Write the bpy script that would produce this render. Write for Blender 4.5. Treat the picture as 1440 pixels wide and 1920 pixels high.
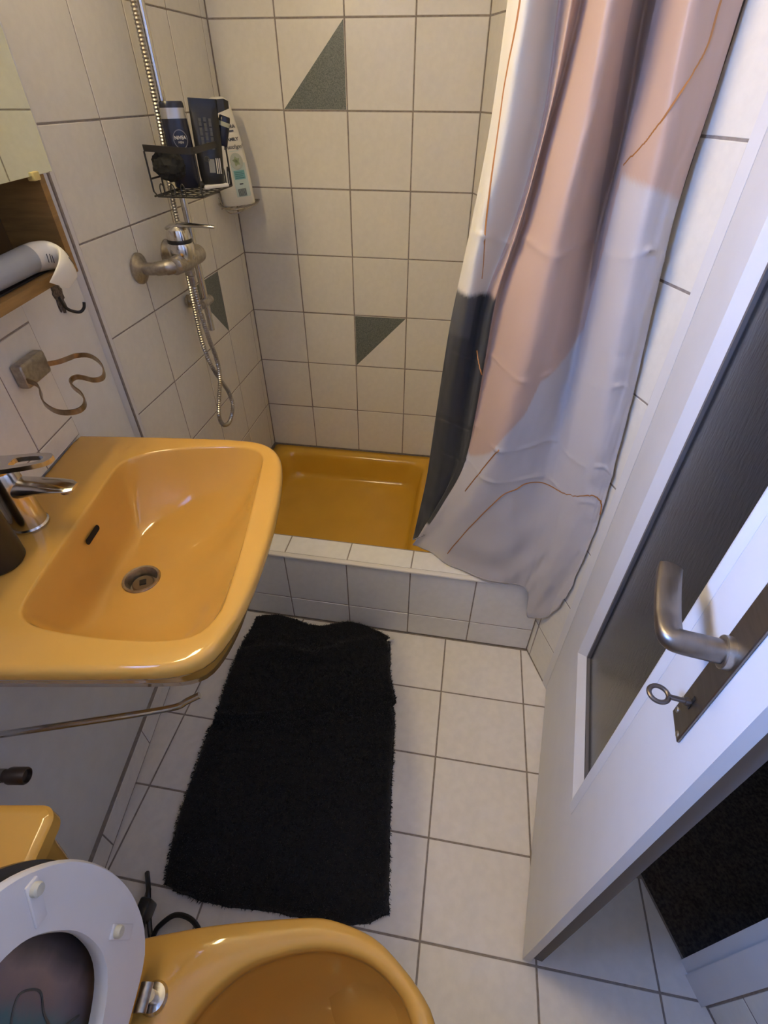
import bpy, bmesh, math, random
from math import sin, cos, pi, radians, sqrt
from mathutils import Vector, Matrix, noise

random.seed(7)
for o in list(bpy.data.objects):
    bpy.data.objects.remove(o, do_unlink=True)
scene = bpy.context.scene
COL = scene.collection

# ------------------------------------------------------------------ camera
CAM = Vector((0.8017, -1.9068, 1.4252))
yaw, pitch, roll = -0.1477, 0.7024, 0.0046
fw = Vector((sin(yaw) * cos(pitch), cos(yaw) * cos(pitch), -sin(pitch)))
r0 = Vector((cos(yaw), -sin(yaw), 0)); u0 = r0.cross(fw)
rr = cos(roll) * r0 + sin(roll) * u0; uu = -sin(roll) * r0 + cos(roll) * u0
cam = bpy.data.cameras.new('camera'); cam.sensor_fit = 'HORIZONTAL'; cam.sensor_width = 36
cam.lens = 36 * 940.94 / 1440; cam.clip_start = 0.02
camo = bpy.data.objects.new('camera', cam); COL.objects.link(camo)
camo.matrix_world = Matrix(((rr.x, uu.x, -fw.x, CAM.x), (rr.y, uu.y, -fw.y, CAM.y), (rr.z, uu.z, -fw.z, CAM.z), (0, 0, 0, 1)))
scene.camera = camo

# ------------------------------------------------------------------ world, light, exposure
world = bpy.data.worlds.new('world'); scene.world = world; world.use_nodes = True
bg = world.node_tree.nodes['Background']; bg.inputs[0].default_value = (0.55, 0.68, 1.0, 1); bg.inputs[1].default_value = 1.0
# daylight that enters through the small window above the toilet (left wall, s along the wall)
WIN = dict(s0=.90, s1=1.24, z0=1.48, z1=1.94)
al = bpy.data.lights.new('window_daylight', 'AREA'); al.shape = 'RECTANGLE'; al.size = .34; al.size_y = .46
al.energy = 52.0; al.color = (0.19, 0.39, 1.0)
alo = bpy.data.objects.new('window_daylight', al); COL.objects.link(alo)
alo.location = Vector((-.033, -.861, 1.74)) + 1.07 * Vector((.15, -.98869, 0)) - .36 * Vector((.98869, .15, 0))
alo.rotation_euler = Vector((.98869, .15, -.22)).to_track_quat('-Z', 'Y').to_euler()
LAMP_STRENGTH = 62.0
LAMP_COLOR = (1.0, 0.785, 0.41, 1)
vs = scene.view_settings
vs.view_transform = 'Standard'; vs.look = 'None'; vs.gamma = 1; vs.use_curve_mapping = False
vs.exposure = 0.5

# ------------------------------------------------------------------ helpers
def link(o, parent=None):
    COL.objects.link(o)
    if parent: o.parent = parent
    return o

def tag(o, label=None, cat=None, group=None, kind=None):
    if label: o['label'] = label
    if cat: o['category'] = cat
    if group: o['group'] = group
    if kind: o['kind'] = kind
    return o

def empty(name, M=None):
    o = bpy.data.objects.new(name, None); o.empty_display_size = .05
    COL.objects.link(o)
    if M is not None: o.matrix_basis = M
    return o

def frame(o, x, y, z):
    o = Vector(o); x = Vector(x); y = Vector(y); z = Vector(z)
    return Matrix(((x.x, y.x, z.x, o.x), (x.y, y.y, z.y, o.y), (x.z, y.z, z.z, o.z), (0, 0, 0, 1)))

def T(x, y, z): return Matrix.Translation((x, y, z))
def RX(a): return Matrix.Rotation(radians(a), 4, 'X')
def RY(a): return Matrix.Rotation(radians(a), 4, 'Y')
def RZ(a): return Matrix.Rotation(radians(a), 4, 'Z')

class MB:
    def __init__(s): s.v = []; s.f = []; s.m = []
    def add(s, vs, fs, mi=0, M=None):
        n = len(s.v)
        for p in vs:
            p = Vector(p)
            s.v.append(tuple(M @ p) if M is not None else tuple(p))
        for f in fs: s.f.append([i + n for i in f]); s.m.append(mi)
        return s
    def box(s, a, b, mi=0, M=None, bev=0.0):
        x0, y0, z0 = a; x1, y1, z1 = b
        if bev <= 0:
            vs = [(x, y, z) for z in (z0, z1) for y in (y0, y1) for x in (x0, x1)]
            fs = [(0, 2, 3, 1), (4, 5, 7, 6), (0, 1, 5, 4), (2, 6, 7, 3), (0, 4, 6, 2), (1, 3, 7, 5)]
            return s.add(vs, fs, mi, M)
        bm = bmesh.new(); bmesh.ops.create_cube(bm, size=1)
        for v in bm.verts:
            v.co = Vector(((x0 + x1) / 2 + v.co.x * (x1 - x0), (y0 + y1) / 2 + v.co.y * (y1 - y0), (z0 + z1) / 2 + v.co.z * (z1 - z0)))
        bmesh.ops.bevel(bm, geom=list(bm.edges), offset=bev, segments=3, profile=.5, affect='EDGES')
        s.addbm(bm, mi, M); return s
    def addbm(s, bm, mi=0, M=None):
        bm.verts.index_update()
        s.add([v.co.copy() for v in bm.verts], [[v.index for v in f.verts] for f in bm.faces], mi, M); bm.free()
    def loops(s, L, cap0=False, cap1=False, closed=True, mi=0, M=None):
        n = len(L[0]); vs = [p for l in L for p in l]; fs = []
        for i in range(len(L) - 1):
            for j in range(n if closed else n - 1):
                k = (j + 1) % n
                fs.append((i * n + j, i * n + k, (i + 1) * n + k, (i + 1) * n + j))
        if cap0: fs.append(list(range(n - 1, -1, -1)))
        if cap1: fs.append([(len(L) - 1) * n + j for j in range(n)])
        return s.add(vs, fs, mi, M)
    def lathe(s, prof, n=32, mi=0, M=None, cap0=True, cap1=True):
        L = [[(r * cos(2 * pi * j / n), r * sin(2 * pi * j / n), z) for j in range(n)] for r, z in prof]
        return s.loops(L, cap0 and prof[0][0] > 1e-6, cap1 and prof[-1][0] > 1e-6, True, mi, M)
    def tube(s, pts, r, n=10, mi=0, M=None, sy=1.0, up=None, cap=True):
        P = [Vector(p) for p in pts]; rs = r if isinstance(r, (list, tuple)) else [r] * len(P)
        L = []; prev = None
        for i, p in enumerate(P):
            t = (P[min(i + 1, len(P) - 1)] - P[max(i - 1, 0)]).normalized()
            if up is not None:
                a = Vector(up); a = (a - t * a.dot(t)).normalized()
            elif prev is None:
                a = Vector((0, 0, 1)) if abs(t.z) < .9 else Vector((1, 0, 0)); a = (a - t * a.dot(t)).normalized()
            else:
                a = (prev - t * prev.dot(t)).normalized()
            prev = a; b = t.cross(a)
            L.append([p + rs[i] * (cos(2 * pi * k / n) * b * sy + sin(2 * pi * k / n) * a) for k in range(n)])
        return s.loops(L, cap, cap, True, mi, M)
    def sphere(s, c, r, n=20, m=12, mi=0, M=None, sc=(1, 1, 1)):
        L = []
        for i in range(1, m):
            a = -pi / 2 + pi * i / m
            L.append([(c[0] + sc[0] * r * cos(a) * cos(2 * pi * j / n), c[1] + sc[1] * r * cos(a) * sin(2 * pi * j / n), c[2] + sc[2] * r * sin(a)) for j in range(n)])
        return s.loops(L, True, True, True, mi, M)
    def prism(s, poly, z0, z1, mi=0, M=None, bev=0.0):
        n = len(poly)
        if bev <= 0:
            L = [[(x, y, z0) for x, y in poly], [(x, y, z1) for x, y in poly]]
        else:
            ins = inset(poly, bev)
            L = [[(x, y, z0) for x, y in ins], [(x, y, z0 + bev) for x, y in poly], [(x, y, z1 - bev) for x, y in poly], [(x, y, z1) for x, y in ins]]
        return s.loops(L, True, True, True, mi, M)
    def mesh(s, name):
        me = bpy.data.meshes.new(name); me.from_pydata(s.v, [], s.f)
        bm = bmesh.new(); bm.from_mesh(me)
        bmesh.ops.recalc_face_normals(bm, faces=list(bm.faces)); bm.to_mesh(me); bm.free()
        return me
    def build(s, name, mat, parent=None, smooth=True, M=None, angle=28):
        me = s.mesh(name)
        mats = mat if isinstance(mat, (list, tuple)) else [mat]
        for m in mats: me.materials.append(m)
        if len(mats) > 1:
            for p, mi in zip(me.polygons, s.m): p.material_index = mi
        if smooth:
            for p in me.polygons: p.use_smooth = True
            me.set_sharp_from_angle(angle=radians(angle))
        o = bpy.data.objects.new(name, me); link(o, parent)
        if M is not None: o.matrix_basis = M
        return o

def inset(poly, d):
    n = len(poly); out = []
    area = sum(poly[i][0] * poly[(i + 1) % n][1] - poly[(i + 1) % n][0] * poly[i][1] for i in range(n))
    sg = 1 if area > 0 else -1
    for i in range(n):
        p0 = Vector(poly[i - 1]); p1 = Vector(poly[i]); p2 = Vector(poly[(i + 1) % n])
        a = (p1 - p0).normalized(); b = (p2 - p1).normalized()
        na = Vector((-a.y, a.x)) * sg; nb = Vector((-b.y, b.x)) * sg
        k = 1 + na.dot(nb)
        q = p1 + (na + nb) * (d / max(k, .25)); out.append((q.x, q.y))
    return out

def clip(poly, planes):
    for (a, b, c) in planes:      # keep a*x+b*y <= c
        out = []
        for i in range(len(poly)):
            p, q = poly[i], poly[(i + 1) % len(poly)]
            dp = a * p[0] + b * p[1] - c; dq = a * q[0] + b * q[1] - c
            if dp <= 0: out.append(p)
            if dp * dq < 0:
                t = dp / (dp - dq); out.append((p[0] + t * (q[0] - p[0]), p[1] + t * (q[1] - p[1])))
        poly = out
        if len(poly) < 3: return []
    return poly

def catmull(P, sub=8, closed=True):
    P = [Vector(p) for p in P]; n = len(P); out = []
    for i in range(n if closed else n - 1):
        g = (lambda k: P[k % n]) if closed else (lambda k: P[min(max(k, 0), n - 1)])
        p0, p1, p2, p3 = g(i - 1), g(i), g(i + 1), g(i + 2)
        for k in range(sub):
            t = k / sub
            out.append(.5 * ((2 * p1) + (p2 - p0) * t + (2 * p0 - 5 * p1 + 4 * p2 - p3) * t * t + (3 * p1 - p0 - 3 * p2 + p3) * t ** 3))
    if not closed: out.append(P[-1])
    return out

def by_angle(poly, c, N):
    """resample a closed star-shaped outline at N equal angles about c"""
    out = []; n = len(poly)
    for j in range(N):
        a = 2 * pi * j / N; d = Vector((cos(a), sin(a))); best = None
        for i in range(n):
            p = Vector((poly[i][0] - c[0], poly[i][1] - c[1])); q = Vector((poly[(i + 1) % n][0] - c[0], poly[(i + 1) % n][1] - c[1]))
            e = q - p; den = d.x * e.y - d.y * e.x
            if abs(den) < 1e-12: continue
            t = (p.x * e.y - p.y * e.x) / den; w = (p.x * d.y - p.y * d.x) / den
            if t > 0 and -1e-6 <= w <= 1 + 1e-6 and (best is None or t > best): best = t
        out.append((c[0] + d.x * best, c[1] + d.y * best))
    return out

def lettering(txt, size, mat, parent, M, name='lettering', bold=0.0, shear=0.0, ax='CENTER'):
    cu = bpy.data.curves.new(name, 'FONT'); cu.body = txt; cu.size = size; cu.align_x = ax; cu.align_y = 'CENTER'
    cu.extrude = .0002; cu.offset = bold; cu.shear = shear; cu.resolution_u = 3
    tmp = bpy.data.objects.new('tmp', cu); COL.objects.link(tmp)
    dg = bpy.context.evaluated_depsgraph_get()
    me = bpy.data.meshes.new_from_object(tmp.evaluated_get(dg)); bpy.data.objects.remove(tmp)
    me.materials.clear(); me.materials.append(mat)
    o = bpy.data.objects.new(name, me); link(o, parent); o.matrix_basis = M
    return o

# ------------------------------------------------------------------ materials
def mat(name, col, rough=.4, metal=0.0, var=0.0, vscale=30, bump=0.0, bscale=200, col2=None, coat=0.0, spec=.5, trans=0.0, sheen=0.0, stretch=None, rvar=0.0, ior=1.45, bdist=.002):
    m = bpy.data.materials.new(name); m.use_nodes = True
    nt = m.node_tree; b = nt.nodes['Principled BSDF']
    b.inputs['Base Color'].default_value = (*col, 1); b.inputs['Roughness'].default_value = rough
    b.inputs['Metallic'].default_value = metal; b.inputs['Coat Weight'].default_value = coat
    b.inputs['Specular IOR Level'].default_value = spec; b.inputs['Transmission Weight'].default_value = trans
    b.inputs['Sheen Weight'].default_value = sheen; b.inputs['IOR'].default_value = ior
    tc = nt.nodes.new('ShaderNodeTexCoord'); src = tc.outputs['Object']
    if stretch:
        mp = nt.nodes.new('ShaderNodeMapping'); mp.inputs['Scale'].default_value = stretch
        nt.links.new(src, mp.inputs[0]); src = mp.outputs[0]
    if var > 0 or col2:
        nz = nt.nodes.new('ShaderNodeTexNoise'); nz.inputs['Scale'].default_value = vscale; nz.inputs['Detail'].default_value = 5
        nt.links.new(src, nz.inputs['Vector'])
        rp = nt.nodes.new('ShaderNodeValToRGB')
        c2 = col2 if col2 else tuple(c * (1 - var) for c in col)
        rp.color_ramp.elements[0].position = .35; rp.color_ramp.elements[1].position = .65
        rp.color_ramp.elements[0].color = (*c2, 1); rp.color_ramp.elements[1].color = (*col, 1)
        nt.links.new(nz.outputs[0], rp.inputs[0]); nt.links.new(rp.outputs[0], b.inputs['Base Color'])
    if rvar > 0:
        nz = nt.nodes.new('ShaderNodeTexNoise'); nz.inputs['Scale'].default_value = vscale * .7; nz.inputs['Detail'].default_value = 4
        nt.links.new(src, nz.inputs['Vector'])
        mr = nt.nodes.new('ShaderNodeMapRange'); mr.inputs[1].default_value = .3; mr.inputs[2].default_value = .7
        mr.inputs[3].default_value = rough; mr.inputs[4].default_value = min(1, rough + rvar)
        nt.links.new(nz.outputs[0], mr.inputs[0]); nt.links.new(mr.outputs[0], b.inputs['Roughness'])
    if bump > 0:
        nz = nt.nodes.new('ShaderNodeTexNoise'); nz.inputs['Scale'].default_value = bscale; nz.inputs['Detail'].default_value = 4
        nt.links.new(src, nz.inputs['Vector'])
        bp = nt.nodes.new('ShaderNodeBump'); bp.inputs['Strength'].default_value = bump; bp.inputs['Distance'].default_value = bdist
        nt.links.new(nz.outputs[0], bp.inputs['Height']); nt.links.new(bp.outputs[0], b.inputs['Normal'])
    return m

def emis(name, col, strength):
    m = bpy.data.materials.new(name); m.use_nodes = True; b = m.node_tree.nodes['Principled BSDF']
    b.inputs['Base Color'].default_value = (*col[:3], 1)
    b.inputs['Emission Color'].default_value = (*col[:3], 1); b.inputs['Emission Strength'].default_value = strength
    return m

M_TILE = mat('wall_tile', (.71, .675, .60), .28, var=.05, vscale=60, bump=.12, bscale=420, spec=.45, bdist=.0006)
M_FTILE = mat('floor_tile', (.76, .72, .675), .33, var=.07, vscale=45, bump=.1, bscale=300, spec=.4, bdist=.0006)
M_STILE = mat('step_tile', (.76, .745, .72), .25, var=.05, vscale=50, bump=.08, bscale=300, bdist=.0006)
M_DECO = mat('green_speckle_tile', (.19, .205, .185), .4, col2=(.085, .10, .092), vscale=420, bump=.1, bscale=400, bdist=.0005)
M_GROUT = mat('grout', (.30, .255, .225), .9, var=.25, vscale=90, bump=.3, bscale=500)
M_PLASTER = mat('white_plaster', (.70, .68, .645), .75, var=.05, vscale=25, bump=.25, bscale=130, bdist=.001)
M_CEIL = mat('ceiling_paint', (.72, .71, .69), .9, bump=.2, bscale=200)
M_TRIM = mat('tile_trim', (.68, .65, .61), .3)
M_OCHRE = mat('ochre_ceramic', (.62, .345, .075), .05, var=.04, vscale=12, spec=.55, rvar=.05)
M_OCHRE2 = mat('ochre_enamel', (.62, .34, .035), .10, var=.06, vscale=10, spec=.5, rvar=.06)
M_CHROME = mat('chrome', (.62, .6, .57), .10, 1.0, rvar=.16, vscale=60)
M_CHROMEW = mat('worn_chrome', (.47, .43, .38), .28, 1.0, var=.25, vscale=120, rvar=.2)
M_STEEL = mat('brushed_handle', (.25, .22, .195), .34, 1.0, var=.15, vscale=20, stretch=(1, 6, 6), rvar=.12)
M_BRASS = mat('aged_brass', (.38, .28, .17), .3, 1.0, var=.3, vscale=80)
M_BLACKW = mat('black_wire', (.018, .016, .015), .45)
M_BLACKP = mat('black_plastic', (.014, .014, .016), .32)
M_NAVYP = mat('navy_plastic', (.014, .015, .028), .25)
M_CUP = mat('dark_cup', (.022, .017, .013), .35, var=.4, vscale=8, stretch=(8, 8, 1))
M_SILVER = mat('silver_cap', (.42, .41, .4), .3, .6)
M_WHITEP = mat('white_plastic', (.66, .64, .6), .35)
M_TEAL = mat('teal_label', (.16, .36, .38), .4)
M_PALETEAL = mat('pale_teal', (.46, .55, .52), .4)
M_GREENL = mat('leaf_green', (.28, .34, .22), .5)
M_INK = mat('dark_ink', (.05, .05, .07), .6)
M_INKL = mat('pale_ink', (.5, .48, .44), .6)
M_INKD = mat('dim_ink', (.06, .06, .06), .5)
M_DOOR = mat('door_paint', (.66, .65, .66), .38, var=.03, vscale=15, bump=.08, bscale=90, bdist=.0008)
M_DOORE = mat('frame_paint', (.66, .64, .62), .42, var=.03, vscale=15)
M_MAT = mat('black_pile', (.010, .009, .0095), .95, col2=(.006, .006, .007), vscale=60, sheen=.12, bump=.8, bscale=260)
M_CARPET = mat('dark_carpet', (.095, .078, .066), .95, col2=(.04, .033, .029), vscale=160, bump=.8, bscale=400, spec=.03)
M_WOOD = mat('cabinet_wood', (.31, .17, .05), .55, var=.3, vscale=14, stretch=(1, 1, 8))
M_WOODD = mat('cabinet_wood_shaded', (.11, .062, .02), .6, var=.3, vscale=14)  # back panel wood, darkened: the shade inside the cabinet is in its colour
M_MIRROR = mat('mirror_glass', (.80, .86, .80), .015, 1.0)
M_SEAT = mat('seat_plastic', (.76, .76, .79), .3, var=.04, vscale=8)
M_BUFFER = mat('rubber_buffer', (.56, .55, .47), .5)
M_PINK = mat('magenta_plastic', (.34, .03, .10), .35)
M_GREENP = mat('dark_green_plastic', (.03, .07, .06), .35)
M_PAPER = mat('grey_tube', (.34, .35, .36), .5, var=.08, vscale=20)
M_CREAM = mat('cream_tube', (.72, .68, .58), .4)
M_STAIN = mat('old_glue', (.16, .125, .1), .9, col2=(.06, .045, .035), vscale=220, bump=.6, bscale=300)
M_WALLH = mat('hall_wall', (.3, .29, .28), .9)
M_TAPE = mat('clear_clip', (.62, .48, .16), .3)

def glass_mat():
    m = bpy.data.materials.new('obscure_glass'); m.use_nodes = True; nt = m.node_tree; b = nt.nodes['Principled BSDF']
    b.inputs['Base Color'].default_value = (.28, .31, .33, 1); b.inputs['Roughness'].default_value = .2
    b.inputs['Transmission Weight'].default_value = 1.0; b.inputs['IOR'].default_value = 1.5
    tc = nt.nodes.new('ShaderNodeTexCoord'); mp = nt.nodes.new('ShaderNodeMapping'); mp.inputs['Scale'].default_value = (90, 90, 30)
    nt.links.new(tc.outputs['Object'], mp.inputs[0])
    nz = nt.nodes.new('ShaderNodeTexNoise'); nz.inputs['Scale'].default_value = 1.6; nz.inputs['Detail'].default_value = 3; nz.inputs['Distortion'].default_value = .6
    nt.links.new(mp.outputs[0], nz.inputs['Vector'])
    bp = nt.nodes.new('ShaderNodeBump'); bp.inputs['Strength'].default_value = .22; bp.inputs['Distance'].default_value = .002
    nt.links.new(nz.outputs[0], bp.inputs['Height']); nt.links.new(bp.outputs[0], b.inputs['Normal'])
    return m
M_GLASS = glass_mat()

def pane_mat():
    m = bpy.data.materials.new('window_pane'); m.use_nodes = True; nt = m.node_tree; nt.nodes.clear()
    out = nt.nodes.new('ShaderNodeOutputMaterial'); mx = nt.nodes.new('ShaderNodeMixShader'); mx.inputs[0].default_value = .06
    tr = nt.nodes.new('ShaderNodeBsdfTransparent'); gl = nt.nodes.new('ShaderNodeBsdfGlossy'); gl.inputs['Roughness'].default_value = .05
    nt.links.new(tr.outputs[0], mx.inputs[1]); nt.links.new(gl.outputs[0], mx.inputs[2]); nt.links.new(mx.outputs[0], out.inputs[0])
    return m

# ------------------------------------------------------------------ room frames
CEIL = 2.47
ZR = 0.152; TH = 0.203           # tile row datum
LO = Vector((-.033, -.861, 0)); LT = Vector((.15, -.98869, 0)); LN = Vector((.98869, .15, 0))
ML = frame(LO, LT, LN, (0, 0, 1))                       # x along sink wall, y into room
WD = Vector((.3544, -.9351, 0)); WO = Vector((.9351, .3544, 0))
MR = frame((.8, 0, 0), WD, WO, (0, 0, 1))               # x along right wall, y out of the room
YF = -2.25
tile_cache = {}
def tile_obj(parent, M, poly, m, th=.006, bev=.0012, name='tile', deco=None):
    """one tile, poly in the local xy plane, facing +z"""
    cx = sum(p[0] for p in poly) / len(poly); cy = sum(p[1] for p in poly) / len(poly)
    loc = tuple((round(p[0] - cx, 4), round(p[1] - cy, 4)) for p in poly)
    key = (loc, m.name, th, deco)
    if key not in tile_cache:
        b = MB(); ins = inset(list(loc), bev)
        n = len(loc)
        b.loops([[(x, y, 0) for x, y in loc], [(x, y, th - bev) for x, y in loc], [(x, y, th) for x, y in ins]], True, deco is None)
        mats = [m]
        if deco is not None:
            a, bb, c, d = ins
            tri, rest = deco
            q = [(x, y, th) for x, y in ins]
            b.add(q, [list(rest)], 0); b.add(q, [list(tri)], 1); mats = [m, M_DECO]
        me = b.mesh('tile')
        for mm in mats: me.materials.append(mm)
        if len(mats) > 1:
            for p, mi in zip(me.polygons, b.m): p.material_index = mi
        tile_cache[key] = me
    o = bpy.data.objects.new(name, tile_cache[key]); link(o, parent)
    tilt = .0009
    o.matrix_basis = parent.matrix_basis.inverted() @ M @ T(cx, cy, 0) @ RX(random.uniform(-1, 1) * .25) @ RY(random.uniform(-1, 1) * .25)
    return o

G = .0035     # joint width
def rect(x0, x1, y0, y1, g=G):
    return [(x0 + g / 2, y0 + g / 2), (x1 - g / 2, y0 + g / 2), (x1 - g / 2, y1 - g / 2), (x0 + g / 2, y1 - g / 2)]

def rows(zmin, zmax):
    out = []; z = ZR - TH
    while z < zmax - .01:
        a, b_ = max(z, zmin), min(z + TH, zmax)
        if b_ - a > .02: out.append((a, b_))
        z += TH
    return out

# ------------------------------------------------------------------ floor
base = MB().box((-.3, -2.6, -.06), (1.9, .1, -.0012)).build('floor', M_GROUT, smooth=False)
tag(base, kind='structure')
planes = []
# keep inside: left wall, right wall, step front, front wall
n_ = LN; planes.append((-n_.x, -n_.y, -(n_.dot(LO) + .006)))
planes.append((WO.x, WO.y, WO.dot(Vector((.8, 0, 0))) - .002))
sa = -.0183; sn = Vector((-sin(sa), cos(sa)))             # step front line normal (towards +Y)
S0 = Vector((.328, -.8551))
planes.append((sn.x, sn.y, sn.dot(S0) - .004))
planes.append((0, -1, -YF))
fa = -.0131; FX = Vector((cos(fa), sin(fa))); FY = Vector((-sin(fa), cos(fa))); F0 = Vector((.8574, -1.0627)); SX, SY = .2491, .2011
for i in range(-5, 5):
    for j in range(-8, 3):
        q = [F0 + FX * (SX * (i + a)) + FY * (SY * (j + c)) for a, c in ((0, 0), (1, 0), (1, 1), (0, 1))]
        ctr = sum(q, Vector((0, 0))) / 4
        q = inset([(p.x, p.y) for p in q], .0022)
        q = clip(q, planes)
        if q:
            ar = abs(sum(q[k][0] * q[(k + 1) % len(q)][1] - q[(k + 1) % len(q)][0] * q[k][1] for k in range(len(q)))) / 2
            if ar > 2e-4: tile_obj(base, T(0, 0, -.0065), q, M_FTILE, th=.0065, bev=.0008)

# ------------------------------------------------------------------ walls
wb = tag(MB().box((-.12, .0014, 0), (.95, .12, CEIL)).build('wall_back', M_GROUT, smooth=False), kind='structure')
MBk = frame((0, .0065, 0), (1, 0, 0), (0, 0, 1), (0, -1, 0))
rws = rows(0, CEIL)
for ri, (z0, z1) in enumerate(rws):
    if z1 < .16: continue
    for c in range(4):
        deco = None
        k = round((z0 - ZR) / TH)
        if c == 1 and k == 6: deco = ((0, 1, 2), (0, 2, 3))       # lower right dark
        if c == 2 and k == 2: deco = ((0, 2, 3), (0, 1, 2))       # upper left dark
        tile_obj(wb, MBk, rect(.2 * c, .2 * c + .2, z0, z1), M_TILE, deco=deco)
# left wall of the shower
la = -.0169
SLx = Vector((-sin(la), cos(la), 0)); SLn = Vector((cos(la), sin(la), 0))
SLn = Vector((SLx.y, -SLx.x, 0))
MSL = frame(Vector((0, 0, 0)) - SLn * .0065, SLx, (0, 0, 1), SLn)
b = MB(); b.box((-.852, 0, -.14), (.05, CEIL, .0045), M=MSL)
ws = tag(b.build('wall_shower_left', M_GROUT, smooth=False), kind='structure')
cols = [0, .034, .2345, .4365, .6375, .8385]
for z0, z1 in rws:
    if z1 < .16: continue
    k = round((z0 - ZR) / TH)
    for c in range(5):
        deco = ((1, 2, 3), (0, 1, 3)) if (c == 2 and k == 3) else None
        g = .002 if c == 0 else G
        tile_obj(ws, MSL, rect(-cols[c + 1], -cols[c], z0, z1, G), M_TILE, deco=deco)
# rounded corner profile where the shower tiling ends
b = MB(); prof = []
for k in range(9):
    a = pi / 2 * k / 8
    prof.append((-.021 * cos(a) + 0.0, .024 * sin(a)))
L = []
for z in (0.0, CEIL):
    L.append([MSL @ Vector((-.8385 + p[0], z, -.0175 + p[1])) for p in prof] + [MSL @ Vector((-.8385, z, -.04)), MSL @ Vector((-.8605, z, -.04))])
b.loops(L, True, True)
tag(b.build('trim_1', M_TRIM), kind='structure')
# sink wall
b = MB(); w = WIN
for lo_, hi_ in (((-.03, -.30, 0), (w['s0'], 0, CEIL)), ((w['s1'], -.30, 0), (1.46, 0, CEIL)), ((w['s0'], -.30, 0), (w['s1'], 0, w['z0'])), ((w['s0'], -.30, w['z1']), (w['s1'], 0, CEIL))): b.box(lo_, hi_, M=ML)  # unseen wall depth shaped so the reveal keeps window light off the curtain
wl = tag(b.build('wall_left', M_PLASTER, smooth=False), kind='structure')
MLt = frame(LO, -LT, (0, 0, 1), LN)
sc = [.215, .3485, .5515, .7515, .815]; sz = [.846, .889, 1.089, 1.292, 1.495, 1.698, 1.90]
tb = MB().box((.2155, 0, .8465), (.8145, .0068, 1.8995)).build('grout_bed', M_GROUT, wl, smooth=False, M=ML)
for i in range(len(sc) - 1):
    for j in range(len(sz) - 1):
        tile_obj(wl, MLt, rect(-sc[i + 1], -sc[i], sz[j], sz[j + 1], .003), M_TILE, th=.008)
# skirting along the sink wall
bl = tag(MB().box((.0, 0, 0), (1.40, .0088, .0795)).build('baseboard_left', M_GROUT, smooth=False, M=ML), kind='structure')
jt = [.0, .247, .497, .747, .997, 1.247, 1.40]
for a, c in zip(jt[:-1], jt[1:]):
    tile_obj(bl, MLt @ T(0, 0, .001), rect(-c, -a, .0035, .078, .003), M_FTILE, th=.009)
# right wall with doorway
D0, D1, DH = 1.072, 1.745, 2.0
b = MB()
b.box((-.03, .0014, 0), (D0 - .005, .12, CEIL)); b.box((D1 + .005, .0014, 0), (2.68, .12, CEIL)); b.box((D0 - .005, .0014, DH + .02), (D1 + .005, .12, CEIL))
wr = tag(b.build('wall_right', M_GROUT, smooth=False, M=MR), kind='structure')
MRt = frame(Vector((.8, 0, 0)) + WO * .0065, WD, (0, 0, 1), -WO)
rc = [0, .147, .347, .547, .747, .947, 1.0495]
for z0, z1 in rws:
    for c in range(6):
        if z1 < .16 and c < 4: continue
        tile_obj(wr, MRt, rect(rc[c], rc[c + 1], z0, z1), M_TILE)
    for c in range(4):
        x0 = 1.797 + .2 * c; x1 = min(x0 + .2, 2.615)
        tile_obj(wr, MRt, rect(x0, x1, z0, z1), M_TILE)
for c in range(4):
    x0 = 1.072 - .02 + .187 * c
    tile_obj(wr, MRt, rect(x0, x0 + .187, DH + .08, CEIL), M_TILE)
# near wall with the window
tag(MB().box((.1, YF - .12, 0), (1.8, YF, CEIL)).build('wall_front', M_PLASTER, smooth=False), kind='structure')
wo = tag(empty('window_1', ML @ T(1.07, -.25, 1.48)), kind='structure')
b = MB()
b.box((-.17, -.02, 0), (-.145, .02, .46)); b.box((.145, -.02, 0), (.17, .02, .46)); b.box((-.145, -.02, 0), (.145, .02, .025)); b.box((-.145, -.02, .435), (.145, .02, .46))
b.build('window_frame', M_DOORE, wo, smooth=False)
MB().box((-.145, -.004, .025), (.145, .0, .435)).build('pane', pane_mat(), wo, smooth=False)
MB().box((-.168, .021, .0), (.168, .265, .008)).build('window_sill', M_DOORE, wo, smooth=False)
tag(MB().box((-.3, -2.6, CEIL), (1.9, .13, CEIL + .05)).build('ceiling', M_CEIL, smooth=False), kind='structure')
# hall beyond the door
b = MB(); b.box((.9, .003, -.03), (3.4, 1.6, .003))
tag(b.build('floor_hall', M_CARPET, smooth=False, M=MR), kind='structure')
b = MB(); b.box((.9, 1.6, 0), (3.4, 1.7, CEIL)); b.box((.8, .12, 0), (.9, 1.7, CEIL)); b.box((3.4, .12, 0), (3.5, 1.7, CEIL))
tag(b.build('wall_hall', M_WALLH, smooth=False, M=MR), kind='structure')
tag(MB().box((.8, .12, CEIL), (3.5, 1.7, CEIL + .05)).build('ceiling_hall', M_WALLH, smooth=False, M=MR), kind='structure')
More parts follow.
